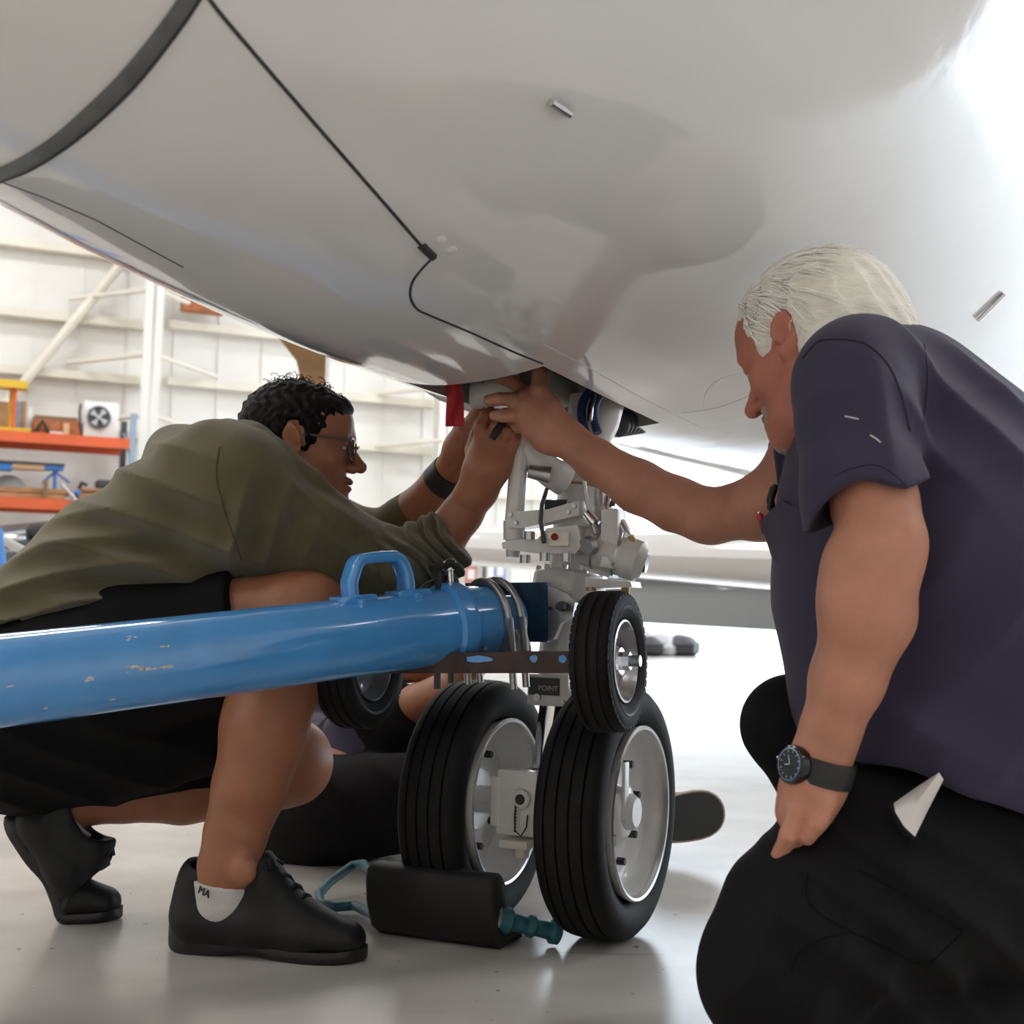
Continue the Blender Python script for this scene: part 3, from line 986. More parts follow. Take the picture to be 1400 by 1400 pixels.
mb = MB(); mb.ball(U(758, 734, 2.134), .0062, n=12); mb.build('red_valve', M['red_knob'], strut)
for (x, y) in ((724, 733), (718, 765), (775, 763), (745, 762)):
    mb = MB(); q = U(x, y, 2.14); mb.cyl(q - UP * .006, q + UP * .008, .009, n=10); mb.build('link_bolt', M['alu'], strut)
mb = MB(); mb.prism([U(745, 683, 2.2), U(776, 683, 2.2), U(772, 694, 2.2), U(744, 697, 2.2)], AF * .05); mb.build('strut_gap', M['dark'], strut)
# big curved side brace that comes down past the hands
brace = [(688, 575, 2.2), (705, 595, 2.2), (722, 612, 2.2), (735, 632, 2.21), (757, 648, 2.22), (772, 656, 2.24)]
P = [U(*q) for q in brace]
mb = MB(); mb.tube(P, [pr(x, P[0]) for x in (15, 16, 18, 20, 22, 24)], 16, flat=(1, .6)); mb.build('side_brace', M['gear_white'], strut)
cyls('brace_lug', [(722, 644, 2.2), (752, 650, 2.2)], [9, 12], 'steel')
# steering actuator
cyls('actuator', [(792, 744, 2.2), (800, 746, 2.2), (801, 746, 2.2), (855, 762, 2.17), (856, 762, 2.17), (874, 768, 2.16), (880, 770, 2.16)], [18, 20, 27, 27, 29, 28, 20], n=32)
mb = MB(); mb.prism([U(796, 715, 2.2), U(822, 722, 2.19), U(842, 736, 2.18), U(832, 790, 2.18), U(800, 780, 2.2), U(790, 760, 2.2)], AF * .045); mb.build('actuator_body', M['gear_white'], strut)
cyls('actuator_cap', [(806, 746, 2.155), (800, 748, 2.145)], [14, 12], 'steel')
mb = MB(); mb.box(U(838, 728, 2.17), (.032, .04, .08), GM, .006); mb.build('valve_block', M['gear_white'], strut)
cyls('hydraulic_fitting', [(822, 668, 2.22), (822, 695, 2.21)], [6, 5], 'alu', 10)
cyls('hydraulic_fitting', [(822, 695, 2.21), (820, 722, 2.2)], [9, 9], 'gear_white', 12)
cyls('hydraulic_fitting', [(832, 680, 2.22), (829, 712, 2.2)], [7, 8], 'chrome', 12)
cyls('hydraulic_fitting', [(848, 716, 2.17), (856, 728, 2.16)], [9, 7], 'chrome', 10)
cyls('hydraulic_fitting', [(862, 732, 2.15), (869, 748, 2.15)], [4, 6], 'gold', 10)
cyls('hydraulic_fitting', [(803, 702, 2.18), (815, 716, 2.17)], [8, 8], 'chrome', 10)
mb = MB(); mb.prism([U(800, 789, 2.18), U(862, 795, 2.15), U(864, 803, 2.15), U(800, 805, 2.18)], AF * .05); mb.build('actuator_bracket', M['gear_white'], strut)
cyls('bracket_bolt', [(855, 803, 2.16), (857, 815, 2.16)], [6, 4], 'gold', 10)
cyls('bracket_bolt', [(809, 803, 2.17), (809, 808, 2.17)], [8, 8], 'gold', 10)
mb = MB(); mb.box(U(812, 684, 2.3), (.06, .03, .045), GM, .004); mb.build('relay_box', M['steel'], strut)
cyls('cross_tube', [(812, 752, 2.24), (855, 740, 2.3)], [16, 16])
cyls('hydraulic_line', [(796, 636, 2.19), (800, 672, 2.18), (806, 702, 2.175), (815, 730, 2.165)], [3, 3, 3, 3], 'alu', 8)
cyls('hydraulic_line', [(829, 700, 2.19), (846, 704, 2.17), (852, 722, 2.16), (846, 742, 2.15)], [2.6, 2.6, 2.6, 2.6], 'alu', 8)
cyls('hydraulic_line', [(838, 690, 2.2), (842, 668, 2.24), (836, 640, 2.26), (826, 612, 2.26)], [3.4, 3.4, 3.4, 3.4], 'rack_dark', 8)
cyls('wire_bundle', [(748, 668, 2.17), (741, 690, 2.16), (739, 712, 2.155), (744, 742, 2.14)], [3, 3, 3, 3], 'rack_dark', 8)
cyls('actuator_band', [(843, 758.5, 2.178), (847, 759.7, 2.177)], [29.6, 29.6], 'alu', 32)
cyls('actuator_band', [(815, 750, 2.193), (818, 751, 2.192)], [28.4, 28.4], 'alu', 32)
cyls('actuator_end', [(879, 769.7, 2.16), (885, 771, 2.158)], [14, 13], 'chrome', 24)
mb = MB(); q = U(833, 770, 2.15); mb.box(q, (.03, .003, .018), Matrix.Rotation(R(12), 3, 'Y'), .001); mb.build('data_plate', M['steel'], strut)
for k in range(9):
    a = math.pi * (.1 + k / 9.0 * 1.9)
    rd = SM_x * math.cos(a) + SA.cross(SM_x) * math.sin(a)
    q = sp(826) + SA * .052 + rd * pr(44, ST0)
    mb = MB(); mb.cyl(q, q + SA * .010, .0045, n=6); mb.build('collar_bolt', M['alu'], strut)
for (x, y) in ((699, 704), (706, 715), (786, 692), (778, 700)):
    q = U(x, y, 2.17)
    mb = MB(); mb.cyl(q, q - AF * .006, .0042, n=6); mb.build('arm_bolt', M['alu'], strut)
mb = MB(); mb.lathe(sp(742), SA, [(0, pr(31, ST0)), (.001, pr(36, ST0)), (.012, pr(36, ST0)), (.013, pr(31, ST0))], 32); mb.build('collar_band', M['gear_white'], strut)
mb = MB(); mb.lathe(sp(705), SA, [(0, pr(30, ST0)), (.001, pr(34, ST0)), (.014, pr(34, ST0)), (.015, pr(30, ST0))], 32); mb.build('collar_band', M['gear_white'], strut)
# upper end in the bay
cyls('upper_cylinder', [(800, 620, 2.28), (822, 575, 2.28), (832, 545, 2.3)], [26, 26, 24])
mb = MB()
for dx in (0, 17):
    pts = smooth_px([(800 + dx, 592), (795 + dx, 570), (798 + dx, 548), (812 + dx, 531), (832 + dx, 520)])
    P = [U(a, b, 2.2 + .03 * i / len(pts)) for i, (a, b) in enumerate(pts)]
    mb2 = MB(); mb2.tube(P, pr(6.5, P[0]), 12); mb2.build('hydraulic_hose', M['blue_hose'], strut)
cyls('hose_clip', [(806, 575, 2.19), (808, 555, 2.2), (815, 535, 2.21)], [4, 4, 4], 'chrome', 8)
cyls('bay_duct', [(770, 535, 2.36), (745, 520, 2.3), (730, 506, 2.26)], [24, 26, 22], 'bay')
cyls('bay_bracket', [(838, 560, 2.36), (846, 548, 2.4)], [14, 14], 'bay', 4)
# coiled black duct at the rear of the bay
a, b = U(842, 580, 2.42), U(890, 573, 2.55)
mb = MB(); prf = []
L_ = (b - a).length
for k in range(9):
    h = L_ * k / 9
    prf += [(h, .021), (h + L_ * .03, .026), (h + L_ * .07, .026), (h + L_ * .1, .021)]
mb.lathe(a, b - a, prf, 20, True); mb.build('coiled_duct', M['rack_dark'], bay)
# front actuator tube with gold bands, across the front of the bay
cyls('door_actuator', [(642, 540, 2.24), (650, 540, 2.24), (700, 536, 2.22), (716, 534, 2.22)], [16, 20, 20, 17], n=28)
for x in (660, 681, 692):
    cyls('gold_band', [(x, 540 - (x - 642) * .07, 2.238), (x + 3, 539.8 - (x - 642) * .07, 2.238)], [21.6, 21.6], 'gold', 28)
# far gear door, seen edge-on beyond the opening
mb = MB(); mb.prism([U(574, 527, 2.38), U(640, 531, 2.34), U(652, 556, 2.36), U(612, 543, 2.38)], N * .012); mb.build('gear_door', M['dark'], plane)
mb = MB(); mb.prism([U(572, 530, 2.46), U(610, 545, 2.46), U(648, 558, 2.46), U(648, 566, 2.46), U(600, 547, 2.46)], N * .01); mb.build('gear_door', M['aircraft_white'], plane)
# small piece of belly fairing behind the bay
# ================================================================ tow bar
def tb(px, py, Y): return U(px, py, Y)
B0 = U(0, 931, 1.72)
B1 = U(700, 845, 2.2)
BD = (B1 - B0).normalized()
BL = (B1 - B0).length


def bt(px):
    """point on the tow bar axis at image column px"""
    lo, hi = -1.2, 1.5
    for _ in range(50):
        m_ = (lo + hi) / 2
        if PX(B0 + (B1 - B0) * m_)[0] < px: lo = m_
        else: hi = m_
    return B0 + (B1 - B0) * lo


BU = (UP - BD * UP.dot(BD)).normalized()
BS = BD.cross(BU)                       # away from the camera is -BS or +BS
if BS.y > 0: BS = -BS                   # towards the camera
BMx = Matrix((BD, BS, BU)).transposed()
rb = .0625
bar = empty('tow_bar', V((B0.x, B0.y, 0)), 'blue painted steel aircraft tow bar reaching in from the left to the nose gear', 'tow bar')
st, e615 = B0 - BD * .75, bt(606)
mb = MB(); mb.lathe(st, BD, [(0, rb - .01), (.003, rb), ((e615 - st).length, rb), ((bt(662) - st).length, rb * .985), ((bt(665) - st).length, rb * .86)], 64, True)
tube = mb.build('tube', M['blue'], bar, smooth=35)
mb = MB(); mb.lathe(bt(604), BD, [(0, rb), (.004, rb + .009), (.022, rb + .0105), (.03, rb + .0095), (.034, rb)], 64); mb.build('flange', M['blue'], bar)
mb = MB(); mb.lathe(bt(662), BD, [(-.01, .036), (.0, .040), ((bt(703) - bt(662)).length, .040)], 48, True); mb.build('neck', M['blue'], bar)
# carrying handle: bent flat bar welded on two feet
h0, h1 = bt(484) + BU * rb, bt(559) + BU * rb
hh = .060
hp_ = [h0 - BU * .008, h0 + BU * .02 - BD * .002, h0 + BU * (hh - .024) + BD * .003, h0 + BU * (hh - .004) + BD * .014, h0 + BU * hh + BD * .032, h1 + BU * hh - BD * .032, h1 + BU * (hh - .004) - BD * .014, h1 + BU * (hh - .024) - BD * .003, h1 + BU * .02, h1 - BU * .008]
pts = []
for i in range(len(hp_) - 1):
    p0, p1, p2, p3 = hp_[max(i - 1, 0)], hp_[i], hp_[i + 1], hp_[min(i + 2, len(hp_) - 1)]
    for k in range(6):
        t_ = k / 6
        pts.append(.5 * (2 * p1 + (p2 - p0) * t_ + (2 * p0 - 5 * p1 + 4 * p2 - p3) * t_ * t_ + (3 * p1 - p0 - 3 * p2 + p3) * t_**3))
pts.append(hp_[-1])
rings = []
for i, p in enumerate(pts):
    t_ = (pts[min(i + 1, len(pts) - 1)] - pts[max(i - 1, 0)]).normalized()
    n_ = BS.cross(t_).normalized()
    a_, b_ = .019, .0095
    ring = []
    for k in range(16):
        an = 2 * math.pi * k / 16
        cx, cy = math.cos(an), math.sin(an)
        ring.append(p + BS * (a_ * (abs(cx) ** .5) * (1 if cx > 0 else -1)) + n_ * (b_ * (abs(cy) ** .5) * (1 if cy > 0 else -1)))
    rings.append(ring)
mb = MB(); mb.ring_loft(rings); hnd = mb.build('handle', M['blue'], bar, smooth=50)
for q in (h0, h1):
    mb = MB(); mb.box(q + BU * -.003 + BS * .006, (.062, .05, .016), BMx, .006); mb.build('handle_foot', M['blue'], bar)
    mb = MB(); mb.box(q + BS * .034 - BU * .016, (.012, .012, .03), BMx, .004); mb.build('weld', M['blue'], bar)
# paint chips: thin irregular flakes where primer shows
random.seed(11)
for (cx, cy, w, h, n) in ((195, 915, 45, 8, 12), (232, 910, 12, 5, 5), (122, 928, 9, 6, 4), (182, 873, 12, 6, 4), (14, 938, 3, 3, 1), (62, 967, 3, 3, 1), (152, 956, 3, 2, 1), (226, 884, 8, 1.5, 3)):
    for k in range(n):
        x, y = cx + random.uniform(-w, w) * .6, cy + random.uniform(-h, h) * .5
        d = ray(x, y)
        # meet the tube
        o_ = CO - B0
        dp = d - BD * d.dot(BD); op = o_ - BD * o_.dot(BD)
        A_, B_, C_ = dp.dot(dp), 2 * dp.dot(op), op.dot(op) - rb * rb
        di = B_ * B_ - 4 * A_ * C_
        if di < 0: continue
        q = CO + d * ((-B_ - math.sqrt(di)) / (2 * A_))
        nn = (q - B0 - BD * (q - B0).dot(BD)).normalized()
        tt = nn.cross(BD)
        ww, h2 = random.uniform(.0015, .0055), random.uniform(.001, .0028)
        ol = []
        for j in range(7):
            an = 2 * math.pi * j / 7
            rr_ = random.uniform(.6, 1.2)
            pt = q + BD * math.cos(an) * ww * rr_ + tt * math.sin(an) * h2 * rr_
            nn2 = (pt - B0 - BD * (pt - B0).dot(BD)).normalized()
            ol.append(B0 + BD * (pt - B0).dot(BD) + nn2 * (rb - .0006))
        mb = MB(); mb.prism(ol, nn * .0009); mb.build('paint_chip', M['chip'], bar, smooth=0)
# locking pin with ring and lanyard
pn = bt(620) + BU * rb
mb = MB(); mb.cyl(pn - BU * .01, pn + BU * .028, .0055, n=14); mb.ball(pn + BU * .03, .0065, n=10); pin = mb.build('locking_pin', M['chrome'], bar)
rc = pn + BU * .037
mb = MB(); mb.tube([rc + BD * .0125 * math.cos(2 * math.pi * k / 24) + (BU * .9 + BS * .3) * .0125 * math.sin(2 * math.pi * k / 24) for k in range(24)], .0012, 8, closed=True); mb.build('ring', M['chrome'], pin)
mb = MB(); mb.tube([rc - BD * .036 - BU * .002, rc - BD * .016 + BU * .001, rc + BD * .012 - BU * .002], .0055, 10); mb.build('toggle', M['dark'], pin)
mb = MB(); mb.tube([pn + BU * .026, pn + BU * .02 - BD * .02, pn + BU * .01 - BD * .05, pn - BU * .008 - BD * .075], .002, 8); mb.tube([pn + BU * .03 - BD * .022, pn - BU * .002 - BD * .025], .005, 8); mb.build('lanyard', M['dark'], pin)
# U-bolts with saddle
for px in (664, 681):
    c = bt(px)
    loop = []
    for k in range(13):
        an = math.pi * k / 12
        loop.append(c + BS * (rb + .006) * math.cos(an) + BU * (rb + .006) * math.sin(an))
    loop = [c + BS * (rb + .006) - BU * .11] + [c + BS * (rb + .006) - BU * .03] + loop + [c - BS * (rb + .006) - BU * .03] + [c - BS * (rb + .006) - BU * .11]
    mb = MB(); mb.tube(loop, .0062, 12); ub = mb.build('u_bolt', M['steel'], bar)
    mb = MB(); mb.box(c + BS * (rb + .006) - BU * .03, (.012, .014, .075), BMx, .003); mb.build('sleeve', M['steel'], ub)
c = bt(660)
mb = MB(); mb.prism([c + BS * (rb - .01) - BU * .015, c + BS * (rb + .002) - BU * .045, c + BS * (rb + .002) - BU * .075, c - BS * (rb + .002) - BU * .075, c - BS * (rb + .002) - BU * .045, c - BS * (rb - .01) - BU * .02, c - BU * (rb - .002)], BD * .05); mb.build('saddle', M['steel'], bar)
# axle beam with its two wheels
wn = V(((836 - 700) / F * 2.0, 2.0, 0)); wn.z = U(835, 904, 2.0).z
wf = U(492, 906, 2.165)
bx = (wn - wf); bl = bx.length; bxd = bx.normalized()
bs = V((bxd.y, -bxd.x, 0)).normalized()
bs = bs if bs.y < 0 else -bs
bupp = bxd.cross(bs); bupp = bupp if bupp.z > 0 else -bupp
BBM = Matrix((bxd, bs, bupp)).transposed()
bc = (wn + wf) / 2
mb = MB()
mb.prism([bc + bs * a + bupp * b - bxd * (bl / 2 - .02) for a, b in ((.03, -.017), (.03, .016), (-.03, .016), (-.03, -.017), (-.024, -.017), (-.024, .010), (.024, .010), (.024, -.017))], bxd * (bl - .06))
beam = mb.build('axle_beam', M['rust'], bar, smooth=30)
mb = MB(); mb.cyl(wf - bxd * .05, wn + bxd * .05, .009, n=14); mb.build('wheel_spindle', M['steel'], bar)
# blue paint remains on the beam
for (x, y, w, h) in ((655, 906, .045, .011), (742, 907, .013, .011), (786, 903, .012, .012)):
    q = U(x, y, 2.05)
    t_ = (q - bc).dot(bxd)
    q = bc + bxd * t_ + bs * .0302 + bupp * (.013 - h / 2 - .002)
    random.seed(int(x))
    ol = [q + bxd * math.cos(2 * math.pi * j / 12) * w / 2 * random.uniform(.85, 1.15) * 1.0 + bupp * math.sin(2 * math.pi * j / 12) * h / 2 * random.uniform(.8, 1.2) for j in range(12)]
    mb = MB(); mb.prism(ol, bs * .0012); mb.build('paint_patch', M['blue'], bar, smooth=0)
for (x, y0, y1) in ((598, 912, 942), (617, 908, 934)):
    Yq = bc.y + (x - 665) * -.0007
    mb = MB(); mb.cyl(U(x, y0, Yq), U(x, y1, Yq), .0058, n=8); mb.build('beam_bolt', M['rack_dark'], bar)
TP = [(-.022, .063), (-.03, .068), (-.0375, .083), (-.038, .094), (-.0345, .104), (-.031, .1075)]
for g in (-.02, 0, .02):
    TP += [(g - .0035, .1095), (g - .003, .1065), (g + .003, .1065), (g + .0035, .1095)]
TP += [(-h, r) for h, r in reversed(TP[:6])]
TP = [(h * .86, r) for h, r in TP]


def tow_wheel(c):
    mb = MB()
    mb.lathe(c, bxd, [(.022, .063), (.027, .064), (.028, .061), (.02, .0575), (.008, .055), (.002, .05), (.003, .035), (.01, .026), (.016, .021), (.016, .001)], 48)
    mb.lathe(c, bxd, [(-.022, .063), (-.027, .064), (-.02, .0575), (-.008, .05), (-.008, .001)], 48)
    w = mb.build('tow_wheel', M['alu'], bar, smooth=35)
    mb = MB(); mb.lathe(c, bxd, TP, 72); ty = mb.build('tyre', M['tyre'], w, smooth=35)
    x = bxd.orthogonal().normalized(); y = bxd.cross(x)
    mb = MB()
    for k in range(44):
        for sd in (-1, 1):
            a = 2 * math.pi * k / 44
            rd = x * math.cos(a) + y * math.sin(a)
            tn = -x * math.sin(a) + y * math.cos(a)
            mb.box(c + rd * .0985 + bxd * .0278 * sd, (.006, .0105, .012), Matrix((bxd, tn, rd)).transposed())
    o = mb.build('tread_lug', M['tyre'], w); o['kind'] = 'stuff'
    mb = MB(); mb.lathe(c, bxd, [(.0315, .081), (.034, .084), (.0315, .087)], 60); mb.build('sidewall_rib', M['tyre_side'], w)
    mb = MB(); mb.cyl(c + bxd * .014, c + bxd * .02, .021, n=24); mb.cyl(c + bxd * .018, c + bxd * .034, .0145, n=6); mb.cyl(c + bxd * .03, c + bxd * .041, .0085, n=16); mb.build('axle_nut', M['chrome'], w)
    mb = MB(); mb.cyl(c + bxd * .0405, c + bxd * .0415, .0055, n=14); mb.build('nut_bore', M['dark'], w)
    for k in range(4):
        a = 2 * math.pi * k / 4 + .5
        rd = x * math.cos(a) + y * math.sin(a)
        mb = MB(); mb.cyl(c + rd * .04 - bxd * .003, c + rd * .04 + bxd * .01, .004, n=6); mb.build('rim_bolt', M['steel'], w)
    return w


tow_wheel(wn); tow_wheel(wf)
# head: square plate, cheek lug and bolt
pc = U(692, 838, 2.2)
mb = MB()
f0 = [U(636, 797, 2.3), U(748, 796, 2.19), U(748, 878, 2.19), U(636, 876, 2.3)]
mb.prism(f0, (f0[1] - f0[0]).cross(f0[3] - f0[0]).normalized() * (-.012 if (f0[1] - f0[0]).cross(f0[3] - f0[0]).y < 0 else .012)); mb.build('head_plate', M['blue_dark'], bar)
mb = MB(); mb.prism([U(749, 800, 2.19), U(776, 812, 2.17), U(786, 824, 2.165), U(783, 842, 2.165), U(766, 853, 2.17), U(757, 874, 2.185), U(749, 876, 2.19)], AF * .014); mb.build('cheek_plate', M['steel'], bar)
mb = MB(); q = U(769, 829, 2.165); mb.cyl(q + AF * .004, q - AF * .012, .0085, n=6); mb.build('head_bolt', M['dark'], bar)
mb = MB(); q = U(753, 832, 2.18); mb.cyl(q, q - AF * .004, .0035, n=10); mb.build('head_bolt', M['dark'], bar)

# ================================================================ red streamer, chock
flag = empty('warning_streamer', U(614, 508, 2.18), 'plain red fabric streamer hanging under the belly beside the gear bay', 'streamer')
rows = []
for k in range(15):
    t_ = k / 14
    y = 508 + (583 - 508) * t_
    xl = 605 + 5 * min(1, t_ * 2.2) + 1.0 * math.sin(t_ * 5)
    xr = 628 + 6.5 * min(1, t_ * 1.8)
    rows.append([U(xl + (xr - xl) * j / 5, y + (3.5 * (j / 5) if t_ < .1 else 0), 2.18 + .006 * math.sin(j * 1.1 + t_ * 5)) for j in range(6)])
back = [[p + V((0, .0012, 0)) for p in r] for r in rows]
mb = MB(); mb.grid(rows); mb.grid(back)
o = mb.build('ribbon', M['red'], flag, smooth=80, fix=False)

ck = empty('wheel_chock', GD(600, 1275), 'black rubber wheel chock with teal rope handle in front of the far nose wheel', 'chock')
# block: long loaf lying before the wheel, rounded top
c0, c1 = GD(524, 1270), GD(698, 1294)
cd = (c1 - c0).normalized(); cl = (c1 - c0).length
cb = V((-cd.y, cd.x, 0))
c0 = c0 - cb * .07; c1 = c1 - cb * .07
def crs(h, w):
    out = []
    for (a, b) in ((.045, 0), (.13, 0), (.115, .012), (.085, .04), (.062, .075), (.05, h * .9), (.038, h), (.014, h), (.003, h * .94), (0, h * .8), (.004, .06), (.022, .015)):
        out.append((a, b))
    return out
rings = []
for t_, k in ((0, .8), (.012, .93), (.035, 1), (.5, 1), (.96, 1), (.985, .93), (1, .78)):
    cr = crs(.122, .085)
    rings.append([c0 + cd * cl * t_ + cb * (.042 + (a - .042) * k) + UP * (.0625 + (b - .0625) * k) for a, b in cr])
mb = MB(); mb.ring_loft(rings); mb.build('block', M['black_rubber'], ck, smooth=50)
hpts = [U(512, 1232, 1.0)] * 0
he = [c0 + cd * .01 + cb * .025 + UP * .09, GD(497, 1181, .06), GD(482, 1183, .05), GD(452, 1205, .03), GD(436, 1222, .02), GD(438, 1235, .013), GD(460, 1240, .013), GD(485, 1238, .016), c0 + cd * .01 + cb * .03 + UP * .03]
mb = MB(); mb.tube(he, .0085, 12); mb.build('handle', M['teal'], ck)
q0 = c1 - cd * .01 + cb * .04 + UP * .05
q1 = GD(766, 1276, .02)
dd = (q1 - q0)
mb = MB(); prf = [(0, .019), (.012, .021), (.02, .021), (.026, .015), (dd.length * .45, .0135), (dd.length * .5, .018), (dd.length * .56, .018), (dd.length * .6, .0135), (dd.length * .82, .0145), (dd.length * .86, .02), (dd.length * .97, .019), (dd.length, .012)]
mb.lathe(q0, dd, prf, 18, True); mb.build('spindle', M['teal'], ck)
mb = MB(); mb.lathe(q0 - dd.normalized() * .006, dd, [(0, .023), (.005, .023), (.008, .016)], 18, True); mb.build('washer', M['steel'], ck)
# ================================================================ soft bodies: smooth-blended volumes
M['skin_tan'] = mat('skin_tan', (0.34, 0.135, 0.07), 0.5, var=0.12, vscale=14, bump=0.12, bscale=220, sss=0.06)
M['skin_ruddy'] = mat('skin_ruddy', (0.50, 0.225, 0.145), 0.52, var=0.16, vscale=16, bump=0.14, bscale=200, sss=0.06)
M['skin_face'] = mat('skin_face', (0.52, 0.19, 0.13), 0.5, var=0.15, vscale=18, bump=0.12, bscale=200, sss=0.06)
M['eye_white'] = mat('eye_white', (0.62, 0.6, 0.57), 0.2)
M['iris'] = mat('iris', (0.03, 0.02, 0.015), 0.1)
M['lip'] = mat('lip', (0.25, 0.09, 0.07), 0.5)
M['hair_dark'] = mat('hair_dark', (0.004, 0.0035, 0.0035), 0.6, spec=0.2, bump=0.5, bscale=90, stretch=(1, 3, 1))
M['hair_white'] = mat('hair_white', (0.93, 0.90, 0.80), 0.6, var=0.08, vscale=30, bump=0.6, bscale=130, stretch=(1, 1, 2.5))
M['hair_strand'] = mat('hair_strand', (0.97, 0.95, 0.9), 0.55)
M['beard_grey'] = mat('beard_grey', (0.42, 0.34, 0.3), 0.8, var=0.3, vscale=160, bump=0.6, bscale=300)
M['hoodie'] = mat('hoodie', (0.112, 0.094, 0.045), 0.9, spec=0.2, var=0.1, vscale=10, bump=0.25, bscale=420, sheen=0.25)
M['rib_knit'] = mat('rib_knit', (0.085, 0.074, 0.038), 0.9, spec=0.2, bump=0.4, bscale=300)
M['shorts'] = mat('shorts', (0.0055, 0.0055, 0.006), 0.85, spec=0.15, var=0.2, vscale=12, bump=0.2, bscale=350)
M['polo'] = mat('polo', (0.036, 0.029, 0.064), 0.7, spec=0.25, var=0.07, vscale=8, bump=0.15, bscale=500, sheen=0.08)
M['trousers'] = mat('trousers', (0.0075, 0.0075, 0.0085), 0.85, spec=0.2, var=0.15, vscale=9, bump=0.25, bscale=450)
M['trouser_seam'] = mat('trouser_seam', (0.008, 0.008, 0.008), 0.95, spec=0.1)
M['polo_seam'] = mat('polo_seam', (0.015, 0.012, 0.026), 0.8)
M['shoe_black'] = mat('shoe_black', (0.008, 0.008, 0.0085), 0.55, spec=0.35, bump=0.15, bscale=260)
M['sole_black'] = mat('sole_black', (0.006, 0.006, 0.0065), 0.4)
M['gloss_black'] = mat('gloss_black', (0.004, 0.004, 0.005), 0.12)
M['sock'] = mat('sock', (0.6, 0.58, 0.55), 0.9, bump=0.3, bscale=300)
M['sole_tan'] = mat('sole_tan', (0.45, 0.36, 0.27), 0.7)
M['glasses'] = mat('glasses', (0.05, 0.045, 0.04), 0.3)
M['lens'] = bpy.data.materials.new('lens'); M['lens'].use_nodes = True
_p = M['lens'].node_tree.nodes['Principled BSDF']
_p.inputs['Base Color'].default_value = (.9, .9, .9, 1); _p.inputs['Roughness'].default_value = .02
_p.inputs['Transmission Weight'].default_value = 1; _p.inputs['IOR'].default_value = 1.05
M['watch_face'] = mat('watch_face', (0.03, 0.03, 0.028), 0.2)
M['lining'] = mat('lining', (0.72, 0.69, 0.66), 0.85)
M['pen_red'] = mat('pen_red', (0.55, 0.02, 0.03), 0.25)


